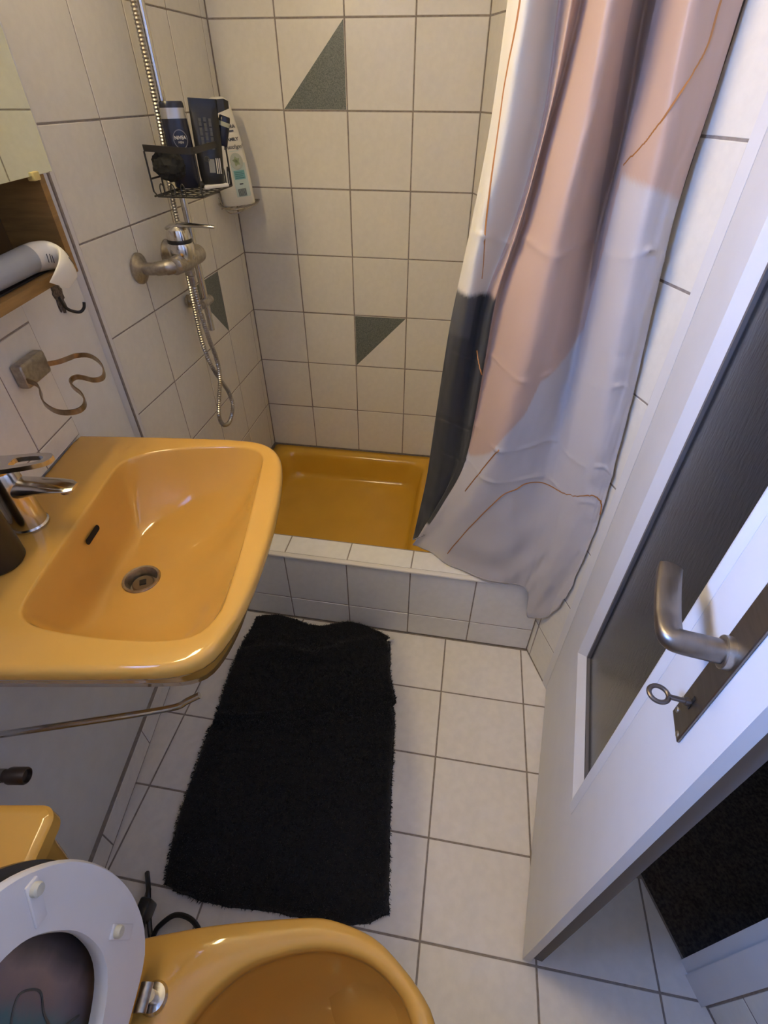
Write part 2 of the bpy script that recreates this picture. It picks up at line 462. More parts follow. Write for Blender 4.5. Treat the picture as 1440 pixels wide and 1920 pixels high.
# skirting at the right of the step
# ------------------------------------------------------------------ shower step
MS = frame((S0.x, S0.y, 0), (cos(sa), sin(sa), 0), (-sin(sa), cos(sa), 0), (0, 0, 1))   # x along, y into the shower
st = tag(MB().box((-.335, .0014, 0), (.80, .092, .3065)).build('wall_shower_step', M_GROUT, smooth=False, M=MS), kind='structure')
MSf = frame((S0.x, S0.y, 0), (cos(sa), sin(sa), 0), (0, 0, 1), (sin(sa), -cos(sa), 0)) @ T(0, 0, -.006)
MSt = MS @ T(0, 0, .302)
for k in range(-2, 4):
    x0 = .2 * k; x1 = .2 * k + .2
    x0 = max(x0, -.337); x1 = min(x1, .799)
    tile_obj(st, MSf, rect(x0, x1, .105, .300), M_STILE)
    tile_obj(st, MSf, rect(x0, x1, .004, .105), M_STILE)
    tile_obj(st, MSt, rect(x0, x1, .012, .090), M_STILE)
b = MB()
pr = [(0, .300), (-.004, .302), (-.0055, .3055), (-.004, .309), (0, .3105), (.010, .3095), (.012, .306), (.012, .300)]
b.loops([[(x, p[0], p[1]) for p in pr] for x in (-.337, .799)], True, True)
b.build('edge_rail', M_TRIM, st)
# tiled ledge between tray and slanted wall
lg = [(.785, -.004), (.795, -.004), (1.078, -.752), (.785, -.752)]
tag(MB().prism(lg, 0, .150).build('wall_shower_ledge', M_STILE, smooth=False), kind='structure')

# ------------------------------------------------------------------ shower tray
def rrect(x0, x1, y0, y1, r, n=8):
    P = []
    for cx, cy, a0 in ((x1 - r, y1 - r, 0), (x0 + r, y1 - r, pi / 2), (x0 + r, y0 + r, pi), (x1 - r, y0 + r, 3 * pi / 2)):
        for k in range(n + 1):
            a = a0 + pi / 2 * k / n; P.append((cx + r * cos(a), cy + r * sin(a)))
    return P
def zl(P, z): return [(x, y, z) for x, y in P]
tr = empty('shower_tray', T(.395, -.38, 0))
tag(tr, 'ochre yellow enamel shower tray sunk behind the white tiled step', 'shower tray')
b = MB(); X0, X1, Y0, Y1 = -.388, .385, -.375, .374
b.loops([zl(rrect(X0, X1, Y0, Y1, .012), .0), zl(rrect(X0, X1, Y0, Y1, .012), .145), zl(rrect(X0 + .004, X1 - .004, Y0 + .004, Y1 - .004, .012), .152),
         zl(rrect(X0 + .03, X1 - .03, Y0 + .03, Y1 - .03, .03), .154), zl(rrect(X0 + .048, X1 - .06, Y0 + .048, Y1 - .043, .05), .152),
         zl(rrect(X0 + .057, X1 - .072, Y0 + .057, Y1 - .051, .055), .146), zl(rrect(X0 + .062, X1 - .08, Y0 + .062, Y1 - .057, .06), .13),
         zl(rrect(X0 + .074, X1 - .094, Y0 + .074, Y1 - .07, .07), .06), zl(rrect(X0 + .080, X1 - .10, Y0 + .08, Y1 - .076, .075), .042),
         zl(rrect(X0 + .096, X1 - .116, Y0 + .096, Y1 - .092, .085), .034), zl(rrect(X0 + .2, X1 - .22, Y0 + .2, Y1 - .2, .1), .030)], True, True)
b.build('basin', M_OCHRE2, tr, angle=60)
MB().lathe([(.0, .034), (.035, .034), (.04, .031)], 24).build('drain', M_CHROME, tr, M=T(.2, -.25, 0))

# ------------------------------------------------------------------ washbasin
ws_ = empty('washbasin', ML @ T(0, 0, .62)); tag(ws_, 'large ochre yellow ceramic washbasin with wide rim on the left wall', 'washbasin')
CX, CY = .505, .245; N = 128
ctrl_out = [(.216, .004), (.217, .10), (.221, .22), (.228, .335), (.243, .41), (.28, .448), (.335, .466), (.42, .475), (.505, .478), (.59, .475), (.67, .467), (.735, .452), (.775, .43), (.792, .39), (.796, .32), (.797, .2), (.797, .10), (.797, .004)]
outc = [(ctrl_out[0][0], ctrl_out[0][1])] + [tuple(p)[:2] for p in catmull([(x, y, 0) for x, y in ctrl_out], 6, closed=False)]
OUT = by_angle(outc, (CX, CY), N)
ctrl_in = [(.318, .140), (.287, .180), (.268, .24), (.260, .315), (.263, .38), (.290, .417), (.35, .425), (.46, .430), (.56, .434), (.65, .434), (.70, .43), (.738, .404), (.745, .34), (.738, .26), (.722, .18), (.697, .145), (.65, .137), (.505, .135), (.40, .135), (.35, .135)]
inn = [tuple(p)[:2] for p in catmull([(x, y, 0) for x, y in ctrl_in], 6)]
INN = by_angle(inn, (CX, CY), N)
DR = (.507, .205)
ZS = -.62
def shr(P, k, c=(CX, CY)): return [(c[0] + (x - c[0]) * k, c[1] + (y - c[1]) * k) for x, y in P]
def off(P, d): return [(x + (CX - x) / max(1e-6, sqrt((CX - x) ** 2 + (CY - y) ** 2)) * d, max(.004, y + (CY - y) / max(1e-6, sqrt((CX - x) ** 2 + (CY - y) ** 2)) * d)) for x, y in P]
L = []
drain = [(DR[0] + .03 * cos(2 * pi * j / N), DR[1] + .03 * sin(2 * pi * j / N)) for j in range(N)]
for k, z in ((.25, .645), (.55, .66), (.78, .70), (.86, .75), (.90, .785), (.93, .803)):
    L.append(zl([(x, max(.004, y)) for x, y in shr(OUT, k)], z + ZS))
for d, z in ((.014, .812), (.004, .818), (.0005, .826), (.0, .834), (.002, .840), (.006, .8440), (.012, .8453)):
    L.append(zl(off(OUT, d), z + ZS))
L.append(zl([(.35 * a[0] + .65 * c[0], .35 * a[1] + .65 * c[1]) for a, c in zip(OUT, INN)], .8445 + ZS))
L.append(zl(off(INN, -.006), .8437 + ZS)); L.append(zl(off(INN, -.002), .8428 + ZS)); L.append(zl(INN, .839 + ZS))
for q in (.985, .96, .93, .89, .84, .77, .69, .6, .5, .4, .3, .2, .1, 0.0):
    loop = []
    for j in range(N):
        a = 2 * pi * j / N; px_, py_ = INN[j]; dx, dy = drain[j]
        fr = max(0, sin(a)); bk = max(0, -sin(a)); sd = abs(cos(a))
        p = 2.3 * fr ** 2 + 7.0 * bk ** 2 + 4.2 * sd ** 2
        z = .839 - .131 * (1 - q ** p) - .006 * (1 - q)
        loop.append((dx + (px_ - dx) * q, dy + (py_ - dy) * q, z + ZS))
    L.append(loop)
b = MB(); b.loops(L, True, False); basin = b.build('basin', M_OCHRE, ws_, angle=80)
b = MB(); zd = .839 - .137 + ZS
b.lathe([(.034, -.002), (.0355, .001), (.034, .0035), (.030, .003), (.027, -.003), (.025, -.018), (.0, -.019)], 36, M=T(DR[0], DR[1], zd), cap0=False)
dr = b.build('drain', M_CHROMEW, ws_)
b = MB(); b.lathe([(.0205, -.018), (.0205, -.011), (.018, -.009), (.0, -.009)], 28, M=T(DR[0], DR[1], zd)); b.build('strainer', mat('drain_core', (.20, .16, .11), .35, .8), dr); b = MB(); b.box((-.007, -.006, -.0095), (.006, .006, -.0075), M=T(DR[0], DR[1], zd) @ RZ(20)); b.build('strainer_hole', M_BLACKP, dr, smooth=False)
b = MB(); P = rrect(-.024, .024, -.0055, .0055, .0054, 6)
Mo = T(.49, .1375, .802 + ZS) @ RX(-76)
b.loops([zl(P, .004), zl(P, .0045), zl([(x * .93, y * .75) for x, y in P], .0045), zl([(x * .93, y * .75) for x, y in P], .0035)], False, True)
ov = b.build('overflow_slot', mat('overflow_dark', (.008, .004, .002), .8), ws_, M=Mo)

# ------------------------------------------------------------------ basin tap
tp = empty('basin_tap', ML @ T(.508, .058, .8455)); tag(tp, 'chrome single lever tap with looped lever on the washbasin', 'tap')
b = MB(); b.lathe([(.030, 0), (.030, .004), (.0275, .007), (.0265, .03), (.0245, .085), (.0235, .108), (.020, .114), (0, .115)], 36); b.build('body', M_CHROME, tp)
b = MB(); L = []
for y, w_, z0, z1 in ((-.0, .020, .055, .094), (.02, .021, .062, .096), (.05, .020, .072, .093), (.08, .019, .076, .089), (.098, .017, .077, .086), (.108, .011, .078, .083)):
    L.append([(w_ * cos(t) , y, (z0 + z1) / 2 + (z1 - z0) / 2 * sin(t)) for t in [2 * pi * k / 20 for k in range(20)]])
b.loops(L, True, True); b.build('spout', M_CHROME, tp)
b = MB(); b.lathe([(.010, 0), (.010, .006), (0, .006)], 18, M=T(0, .092, .071)); b.build('aerator', M_CHROMEW, tp)
b = MB(); out = [tuple(p)[:2] for p in catmull([(-.020, -.02, 0), (-.021, .02, 0), (-.017, .07, 0), (-.009, .092, 0), (.009, .092, 0), (.017, .07, 0), (.021, .02, 0), (.020, -.02, 0), (0, -.028, 0)], 6)]
inn2 = [tuple(p)[:2] for p in catmull([(-.010, .03, 0), (-.0095, .06, 0), (-.005, .078, 0), (.005, .078, 0), (.0095, .06, 0), (.010, .03, 0), (0, .026, 0)], 6)]
A = by_angle(out, (0, .045), 48); B = by_angle(inn2, (0, .045), 48)
def lz(P, h): return [(x, y, h + .012 * max(0, y) / .09) for x, y in P]
b.loops([lz(A, .118), lz(A, .126), lz(B, .126), lz(B, .118), lz(A, .118)]); b.build('lever', M_CHROME, tp)
b = MB(); b.lathe([(.021, .108), (.021, .120), (0, .121)], 24); b.build('lever_hub', M_CHROME, tp)

# dark cup
cp = empty('tumbler', ML @ T(.600, .058, .8455)); tag(cp, 'dark brown black toothbrush cup standing on the washbasin rim', 'cup')
b = MB(); b.lathe([(.035, 0), (.038, .004), (.0385, .03), (.037, .118), (.0355, .12), (.034, .117), (.034, .02), (0, .018)], 40); b.build('cup_body', M_CUP, cp)
b = MB(); b.lathe([(.0375, .114), (.0378, .118), (.0362, .1215), (.0345, .119), (.0348, .114)], 40, cap0=False, cap1=False); b.build('rim', M_CHROMEW, cp)

# ------------------------------------------------------------------ cup holder
ch = empty('cup_holder', ML @ T(.282, .008, 1.02)); tag(ch, 'bronze coloured double ring cup holder empty on the left wall', 'cup holder')
b = MB(); b.box((-.040, 0, -.016), (.040, .022, .028), bev=.006); b.build('wall_plate', M_CHROMEW, ch)
pts = [(-.036, .020), (-.046, .036), (-.062, .047), (-.075, .056), (-.077, .078), (-.056, .105), (-.024, .13), (.007, .146), (.026, .149), (.032, .137), (.023, .116), (.020, .102), (.030, .097), (.048, .104), (.066, .12), (.084, .139), (.109, .157), (.131, .165), (.146, .161), (.151, .144), (.144, .123), (.123, .097), (.101, .080), (.073, .063), (.050, .044), (.036, .020)]
pts = [Vector((x, y, 0)) for x, y in pts]; C2 = catmull(pts, 5, closed=False)
L = []
for i, p in enumerate(C2):
    t = (C2[min(i + 1, len(C2) - 1)] - C2[max(i - 1, 0)]).normalized(); nn = Vector((-t.y, t.x, 0)) * .0012
    L.append([p - nn + Vector((0, 0, -.0045)), p + nn + Vector((0, 0, -.0045)), p + nn + Vector((0, 0, .0045)), p - nn + Vector((0, 0, .0045))])
b = MB(); b.loops(L, True, True); b.build('double_ring', M_BRASS, ch)

# ------------------------------------------------------------------ old hook
hk = empty('wall_hook', ML @ T(.088, 0, 1.09)); tag(hk, 'small dark wall hook with old glue remains below the cabinet', 'hook')
b = MB(); random.seed(3); P = []
for k in range(26):
    a = 2 * pi * k / 26; r_ = .020 * (1 + .35 * random.uniform(-1, 1)); P.append((r_ * .8 * cos(a), .006 + r_ * 1.5 * sin(a)))
Mw = frame((0, 0, 0), (1, 0, 0), (0, 0, 1), (0, -1, 0))
b.prism(P, -.0035, 0, M=Mw); b.build('glue_patch', M_STAIN, hk)
b = MB(); b.tube(catmull([(.004, .004, .005), (0, .006, -.012), (-.006, .010, -.024), (-.018, .022, -.032), (-.026, .030, -.026), (-.029, .033, -.015)], 6, closed=False), [.0032] * 30 + [.003], 8); b.build('hook_arm', M_BLACKW, hk)

# ------------------------------------------------------------------ mirror cabinet
cb = empty('mirror_cabinet', ML @ T(.45, .01, 1.165)); tag(cb, 'wooden mirror cabinet with an open lower shelf on the left wall', 'cabinet')
D = .097
b = MB(); b.box((-.282, 0, 0), (-.265, D, .155)); b.build('side_panel', M_WOOD, cb, smooth=False)
b = MB(); b.box((.265, 0, 0), (.282, D, .155)); b.build('side_panel', M_WOOD, cb, smooth=False)
b = MB(); b.box((-.265, 0, 0), (.265, D, .016)); b.build('bottom_board', M_WOOD, cb, smooth=False)
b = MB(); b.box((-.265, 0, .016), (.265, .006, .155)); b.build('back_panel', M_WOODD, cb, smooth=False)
b = MB(); b.box((-.282, 0, .155), (.282, D - .002, .60)); b.build('upper_box', M_WOOD, cb, smooth=False)
b = MB(); b.box((-.306, D - .002, .150), (.300, D + .004, .62), bev=.0012); mi_ = b.build('mirror', M_MIRROR, cb, smooth=False)
b = MB(); b.box((-.258, D - .004, .144), (-.240, D + .008, .156), bev=.0015); b.build('mirror_clip', M_TAPE, mi_)
b = MB(); b.box((.240, D - .004, .144), (.258, D + .008, .156), bev=.0015); b.build('mirror_clip', M_TAPE, mi_)
b = MB(); b.box((-.262, D - .014, .030), (.262, D - .011, .034)); b.build('shelf_rail', M_CREAM, cb, smooth=False)
b = MB(); b.box((-.263, .006, .0162), (.263, D - .016, .019)); b.build('shelf_liner', M_BLACKP, cb, smooth=False)
# tube with a curled flap
TBO = Vector((.30, .084, 1.2065))
tb_ = empty('rolled_tube', ML @ T(*TBO)); tag(tb_, 'grey cosmetic tube with cream crimped end hanging out of the cabinet', 'tube')
b = MB(); L = []
for x, rx, rz in ((.15, .017, .018), (.05, .018, .020), (-.02, .019, .021), (-.042, .0185, .0215)):
    L.append([(x, rx * cos(2 * pi * j / 24), rz * sin(2 * pi * j / 24)) for j in range(24)])
b.loops(L, True, False); b.build('tube_body', M_PAPER, tb_)
SEC = [((.257, .084, 1.2065), (0, .000, .0215), .0185), ((.240, .090, 1.2065), (.001, .002, .0225), .017), ((.226, .104, 1.205), (.004, .004, .022), .013), ((.224, .122, 1.198), (.010, .002, .020), .009), ((.238, .131, 1.188), (.018, 0, .017), .005), ((.259, .131, 1.179), (.022, 0, .014), .0025), ((.277, .128, 1.171), (.023, 0, .0115), .0015)]
cs_ = catmull([Vector(q[0]) for q in SEC], 5, closed=False); wv_ = catmull([Vector(q[1]) for q in SEC], 5, closed=False); tv_ = catmull([Vector((q[2], 0, 0)) for q in SEC], 5, closed=False); L = []
for i, c_ in enumerate(cs_):
    t = (cs_[min(i + 1, len(cs_) - 1)] - cs_[max(i - 1, 0)]).normalized(); w_ = wv_[i]; n_ = t.cross(w_).normalized() * tv_[i].x
    L.append([c_ - TBO + w_ * sin(a_) + n_ * cos(a_) for a_ in [2 * pi * j / 24 for j in range(24)]])
b = MB(); b.loops(L, False, True); fl = b.build('crimped_end', M_CREAM, tb_)
for j in range(6):
    i = 7 + j * 2; c_ = cs_[i] - TBO; t = (cs_[i + 1] - cs_[i - 1]).normalized(); w_ = wv_[i]; n_ = t.cross(w_).normalized(); n_ = n_ if n_.y > 0 else -n_
    q0 = c_ + n_ * (tv_[i].x + .0004); b = MB(); b.tube([q0 - w_ * .25, q0 + w_ * .35], .0006, 5); b.build('print_line', M_INKD, fl)
def toothbrush(name, M, col, label):
    e = empty(name, M); tag(e, label, 'toothbrush')
    b = MB(); b.tube(catmull([(0, 0, 0), (.05, 0, .002), (.09, 0, .004), (.105, 0, .006)], 5, closed=False), [.0065] * 6 + [.006] * 5 + [.0045] * 5, 10, sy=.8); b.build('handle', col, e)
    b = MB(); b.tube(catmull([(.103, 0, .006), (.125, 0, .009), (.15, 0, .011), (.165, 0, .011)], 5, closed=False), [.0045] * 4 + [.006] * 8 + [.0065] * 3 + [.004], 10, sy=1.2); b.build('neck', M_WHITEP, e)
    b = MB()
    for i in range(5):
        for j in range(3): b.box((.138 + .005 * i, -.005 + .004 * j, -.004), (.141 + .005 * i, -.002 + .004 * j, .008))
    b.build('bristles', M_INKD, e, smooth=False); return e
toothbrush('toothbrush', ML @ T(.53, .062, 1.1925) @ RZ(182), M_PINK, 'magenta and white toothbrush lying at the front of the cabinet shelf')
toothbrush('toothbrush', ML @ T(.55, .040, 1.1925) @ RZ(180), M_GREENP, 'dark green toothbrush behind the magenta one on the cabinet shelf')

# ------------------------------------------------------------------ mirror lamp (above the frame of the photograph)
lp = empty('mirror_lamp', ML @ T(.42, .001, 1.88)); tag(lp, 'long mirror lamp with round diffuser above the mirror cabinet', 'lamp')
b = MB(); b.box((-.23, 0, 0), (.23, .055, .085)); b.build('housing', M_WHITEP, lp, smooth=False)
LHALF = [(.055 + .075 * sin(pi * k / 14), .0425 - .040 * cos(pi * k / 14)) for k in range(15)]
b = MB(); b.loops([[(x, y, z) for y, z in LHALF] for x in (-.215, .215)], True, True); b.build('diffuser', emis('lamp_diffuser', LAMP_COLOR, LAMP_STRENGTH), lp)
for x in (-.222, .222):
    b = MB(); b.loops([[(xx, y * 1.03 - .001, .0425 + (z - .0425) * 1.06) for y, z in LHALF] for xx in (x - .007, x + .007)], True, True); b.build('end_cap', M_CHROME, lp)

# ------------------------------------------------------------------ towel arm, angle valve
ta = empty('towel_rail', ML @ T(.765, 0, .60)); tag(ta, 'chrome towel rail arm with bent tip under the washbasin', 'towel rail')
b = MB(); b.tube(catmull([(0, .004, 0), (-.012, .08, .0), (-.036, .22, 0), (-.052, .305, .001), (-.060, .328, .008), (-.067, .350, .016)], 5, closed=False), .0058, 12); b.build('arm', M_CHROME, ta)
b = MB(); b.lathe([(.02, 0), (.02, .004), (.012, .01), (0, .01)], 24, M=RX(-90)); b.build('wall_flange', M_CHROME, ta)
av = empty('angle_valve', ML @ T(.80, 0, .535)); tag(av, 'old dark chrome angle valve on the wall under the washbasin', 'valve')
b = MB(); b.lathe([(.024, 0), (.024, .004), (.011, .010), (.011, .03), (0, .03)], 24, M=RX(-90)); b.build('pipe_stub', M_CHROMEW, av)
b = MB(); b.lathe([(.010, .026), (.010, .036), (.013, .038), (.014, .042), (.014, .066), (.0125, .069), (.011, .069), (.010, .062), (0, .062)], 24, M=RX(-90)); b.build('knob', mat('dull_valve', (.16, .13, .11), .4, .9), av)
b = MB(); b.tube([(0, .018, 0), (0, .018, .06)], .007, 12); b.build('riser', M_CHROMEW, av)

# ------------------------------------------------------------------ toilet
SC = 1.136
to = empty('toilet', ML @ T(SC, 0, 0)); tag(to, 'ochre yellow toilet bowl with white seat and lid raised', 'toilet')
half = [(0, .252), (.10, .252), (.138, .262), (.148, .293), (.155, .34), (.163, .40), (.171, .482), (.174, .534), (.172, .586), (.150, .655), (.112, .704), (.077, .735), (.052, .747), (0, .757)]
ctrl = [(-x, y) for x, y in half] + [(x, y) for x, y in half[-2:0:-1]]
TO = by_angle([tuple(p)[:2] for p in catmull([(x, y, 0) for x, y in ctrl], 5)], (0, .54), 96)
hh = [(0, .372), (.03, .378), (.052, .392), (.080, .416), (.110, .459), (.129, .522), (.134, .58), (.122, .639), (.098, .68), (.064, .708), (0, .722)]
ctrl = [(-x, y) for x, y in hh] + [(x, y) for x, y in hh[-2:0:-1]]
TI = by_angle([tuple(p)[:2] for p in catmull([(x, y, 0) for x, y in ctrl], 5)], (0, .54), 96)
def sc_(P, k, c=(0, .54), sy=1.0): return [(c[0] + (x - c[0]) * k, c[1] + (y - c[1]) * k * sy) for x, y in P]
L = []
for k, cy, sy, z in ((.62, .44, 1.0, 0), (.62, .44, 1.0, .02), (.57, .44, 1.0, .06), (.56, .45, 1.0, .14), (.68, .49, 1.0, .22), (.88, .53, 1.0, .30), (.96, .54, 1.0, .345), (.992, .54, 1, .368), (1.0, .54, 1, .384), (.99, .54, 1, .396), (.965, .54, 1, .403)):
    L.append(zl([(x, y + cy - .54) for x, y in sc_(TO, k)], z))
L.append(zl([(.55 * a[0] + .45 * c[0], .55 * a[1] + .45 * c[1]) for a, c in zip(TO, TI)], .4045))
L.append(zl(sc_(TI, 1.05), .4025)); L.append(zl(sc_(TI, 1.01), .397)); n_deck = len(L)
for q in range(7, n_deck):
    L[q] = [(x, y, z + (.075 * max(0, abs(x) - .02) + .06 * (y - .40)) * max(0, min(1, (.50 - y) / .13))) for x, y, z in L[q]]
L.append(zl(TI, .388)); L.append(zl(sc_(TI, 1.0), .365)); L.append(zl(sc_(TI, 1.05), .352)); L.append(zl(sc_(TI, 1.02), .32))
for k, cy, z in ((.92, .53, .27), (.76, .515, .22), (.55, .50, .18), (.30, .48, .16)):
    L.append(zl([(x, y + cy - .54) for x, y in sc_(TI, k)], z))
b = MB(); b.loops(L, True, True); b.build('bowl', M_OCHRE, to, angle=70)
# seat standing up
sa_ = 7.0
Mseat = T(0, .325, .425) @ RX(sa_)      # local x across, z up along the seat, y forward
so = [(0, .425), (.07, .415), (.125, .375), (.165, .30), (.180, .22), (.176, .14), (.155, .075), (.128, .04), (.10, .028), (.05, .026), (0, .026)]
ctrl = [(-x, y) for x, y in so] + [(x, y) for x, y in so[-2:0:-1]]
SO = by_angle([tuple(p)[:2] for p in catmull([(x, y, 0) for x, y in ctrl], 5)], (0, .23), 80)
si = [(0, .355), (.05, .345), (.088, .31), (.107, .25), (.110, .20), (.100, .15), (.078, .118), (.04, .10), (0, .097)]
ctrl = [(-x, y) for x, y in si] + [(x, y) for x, y in si[-2:0:-1]]
SI = by_angle([tuple(p)[:2] for p in catmull([(x, y, 0) for x, y in ctrl], 5)], (0, .23), 80)
def sl(P, y): return [(x, y, z) for x, z in P]
mid = [(.5 * a[0] + .5 * c[0], .5 * a[1] + .5 * c[1]) for a, c in zip(SO, SI)]
b = MB(); b.loops([sl(sc_(SO, .985, (0, .23)), .004), sl(SO, .0), sl(SO, -.006), sl(sc_(SO, .97, (0, .23)), -.016), sl(mid, -.020), sl(sc_(SI, 1.03, (0, .23)), -.016), sl(SI, -.006), sl(SI, 0), sl(sc_(SI, 1.015, (0, .23)), .004), sl(sc_(SO, .985, (0, .23)), .004)])
seat = b.build('seat', M_SEAT, to, M=Mseat, angle=50)
for x, z, rot in ((-.128, .128, 10), (.128, .128, -10), (-.122, .325, -30), (.122, .325, 30)):
    b = MB(); b.box((-.0085, .003, -.030), (.0085, .007, .022), bev=.0018); b.build('buffer_pad', M_SEAT, seat, M=T(x, 0, z) @ RY(rot))
    b = MB(); b.lathe([(.0075, 0), (.0075, .006), (.006, .0085), (0, .009)], 18, M=T(0, .006, .012) @ RX(-90)); b.build('buffer', M_BUFFER, seat, M=T(x, 0, z) @ RY(rot))
LID = bpy.data.materials.new('lid_picture'); LID.use_nodes = True
nt = LID.node_tree; bb = nt.nodes['Principled BSDF']; bb.inputs['Roughness'].default_value = .25
tc = nt.nodes.new('ShaderNodeTexCoord'); sx_ = nt.nodes.new('ShaderNodeSeparateXYZ'); nt.links.new(tc.outputs['Object'], sx_.inputs[0])
nz = nt.nodes.new('ShaderNodeTexNoise'); nz.inputs['Scale'].default_value = 9; nz.inputs['Detail'].default_value = 6; nz.inputs['Distortion'].default_value = 1.2
nt.links.new(tc.outputs['Object'], nz.inputs['Vector'])
mu = nt.nodes.new('ShaderNodeMath'); mu.operation = 'MULTIPLY_ADD'; mu.inputs[1].default_value = 8.3; mu.inputs[2].default_value = .86; nt.links.new(sx_.outputs['X'], mu.inputs[0])
ad = nt.nodes.new('ShaderNodeMath'); ad.operation = 'MULTIPLY_ADD'; ad.inputs[1].default_value = .28; nt.links.new(nz.outputs[0], ad.inputs[0]); nt.links.new(mu.outputs[0], ad.inputs[2])
rp = nt.nodes.new('ShaderNodeValToRGB'); nt.links.new(ad.outputs[0], rp.inputs[0])
els = rp.color_ramp.elements; els[0].position = 0.0; els[0].color = (.03, .03, .035, 1); els[1].position = 1.0; els[1].color = (.07, .14, .16, 1)
for p_, c_ in ((.22, (.09, .07, .07, 1)), (.38, (.24, .17, .16, 1)), (.55, (.17, .14, .15, 1)), (.68, (.07, .15, .17, 1))):
    e_ = els.new(p_); e_.color = c_
nt.links.new(rp.outputs[0], bb.inputs['Base Color'])
b = MB(); LM = T(0, .292, .425) @ RX(sa_)
b.loops([sl(sc_(SO, .96, (0, .23)), .004), sl(SO, .0), sl(SO, -.006), sl(sc_(SO, .96, (0, .23)), -.014)], True, True)
lid = b.build('lid', LID, to, M=LM, angle=50)
b = MB(); b.tube(catmull([(-.05, .0045, .10), (-.035, .0045, .14), (-.045, .0045, .175), (-.062, .0045, .20), (-.055, .0045, .235), (-.03, .0045, .225), (-.032, .0045, .20)], 6, closed=False), .0014, 6); b.build('drawn_line', M_INKD, lid)
for s_ in (-1, 1):
    b = MB(); b.lathe([(.020, .400), (.020, .406), (.017, .411), (0, .412)], 28, M=T(s_ * .078, .335, 0)); hg = b.build('hinge', M_CHROME, to)
    b = MB(); b.lathe([(.008, .408), (.008, .430), (0, .430)], 18, M=T(s_ * .078, .335, 0)); b.lathe([(.009, -.016), (.009, .016)], 18, M=T(s_ * .078 - s_ * .002, .328, .43) @ RY(90)); b.build('hinge_barrel', M_CHROMEW, hg)
# cistern
ci = empty('toilet_cistern', ML @ T(SC, 0, .44)); tag(ci, 'ochre yellow toilet cistern on the left wall behind the raised seat', 'cistern')
b = MB()
b.loops([zl(rrect(-.195, .195, .004, .170, .02), 0), zl(rrect(-.212, .212, .004, .205, .02), .03), zl(rrect(-.222, .222, .004, .228, .02), .232)], True, True); b.build('tank', M_OCHRE, ci, angle=40)
b = MB(); b.loops([zl(rrect(-.230, .230, .003, .238, .02), .232), zl(rrect(-.233, .233, .003, .242, .022), .236), zl(rrect(-.233, .233, .003, .242, .022), .258), zl(rrect(-.229, .229, .006, .238, .018), .2625), zl(rrect(-.221, .221, .012, .230, .016), .264)], True, True); b.build('tank_lid', M_OCHRE, ci, angle=40)
b = MB(); b.tube([(0, .10, -.02), (0, .10, .01)], .022, 16); b.tube(catmull([(0, .10, .0), (0, .10, -.09), (0, .12, -.12), (0, .20, -.125), (0, .27, -.125)], 5, closed=False), .022, 16); b.build('flush_pipe', M_WHITEP, ci)

# black cable on the floor
cbl = empty('power_cable', T(.25, -1.72, 0)); tag(cbl, 'black cable looping over the floor beside the toilet bowl', 'cable')
b = MB(); b.tube(catmull([(-.05, .08, .006), (-.02, .045, .03), (.0, .0, .012), (.02, -.03, .006), (.03, -.012, .02), (.06, .012, .03), (.10, .010, .03), (.13, -.012, .02), (.15, -.05, .006)], 6, closed=False), .0055, 8); b.build('cord', M_BLACKP, cbl)
b = MB(); b.box((-.022, -.01, .004), (.004, .03, .055), bev=.006); b.build('plug', M_BLACKP, cbl)
b = MB(); b.tube([(-.03, .05, .006), (-.005, .01, .05), (.005, -.05, .008)], .006, 8); b.build('strain_relief', M_BLACKP, cbl)

# ------------------------------------------------------------------ bath mat
bt = empty('bath_mat', T(.47, -1.26, 0)); tag(bt, 'fluffy black bath mat lying on the floor before the step', 'bath mat')
left = [(.205, -.90), (.190, -.98), (.188, -1.06), (.192, -1.16), (.204, -1.25), (.210, -1.275), (.200, -1.30), (.208, -1.40), (.216, -1.50), (.232, -1.59), (.250, -1.655)]
right = [(.672, -.890), (.682, -.95), (.700, -1.05), (.722, -1.115), (.716, -1.14), (.728, -1.175), (.735, -1.25), (.742, -1.33), (.750, -1.42), (.762, -1.52), (.776, -1.625)]
def arr(P, n):
    C_ = catmull([(x, y, 0) for x, y in P], 12, closed=False); out = []
    for k in range(n + 1):
        t = k / n * (len(C_) - 1); i = min(int(t), len(C_) - 2); out.append(C_[i].lerp(C_[i + 1], t - i))
    return out
NU, NVm = 70, 130
LA, RA = arr(left, NVm), arr(right, NVm)
top_e = [0, .012, .020, .018, .008, .004, .012, .020, .016, .006, -.006]
bot_e = [0, -.014, -.022, -.026, -.026, -.026, -.03, -.034, -.036, -.028, -.006]
def lerp_list(A, t):
    t *= len(A) - 1; i = min(int(t), len(A) - 2); f = t - i; f = f * f * (3 - 2 * f); return A[i] * (1 - f) + A[i + 1] * f
def mat_h(x, y, u, v):
    e = min(u * .54, (1 - u) * .54, v * .75, (1 - v) * .75)
    h = .006 + .014 * min(1, e / .012) ** .5
    h += .010 * max(0, noise.noise(Vector((x * 9, y * 7, 1)))) * min(1, e / .04)
    h += .016 * math.exp(-((v - .135 + .10 * (u - .5) + .02 * sin(u * 9)) / .022) ** 2) * (1 - abs(u - .45))
    h += .008 * math.exp(-((v - .40 - .02 * sin(u * 8)) / .018) ** 2) * max(0, 1 - u * 1.6)
    if v < .06: h += .030 * (1 - v / .06) * (.55 + .45 * sin(u * 10 + .6))
    h += .003 * noise.noise(Vector((x * 60, y * 60, 3)))
    return h
b = MB(); Vv = []; pos = []
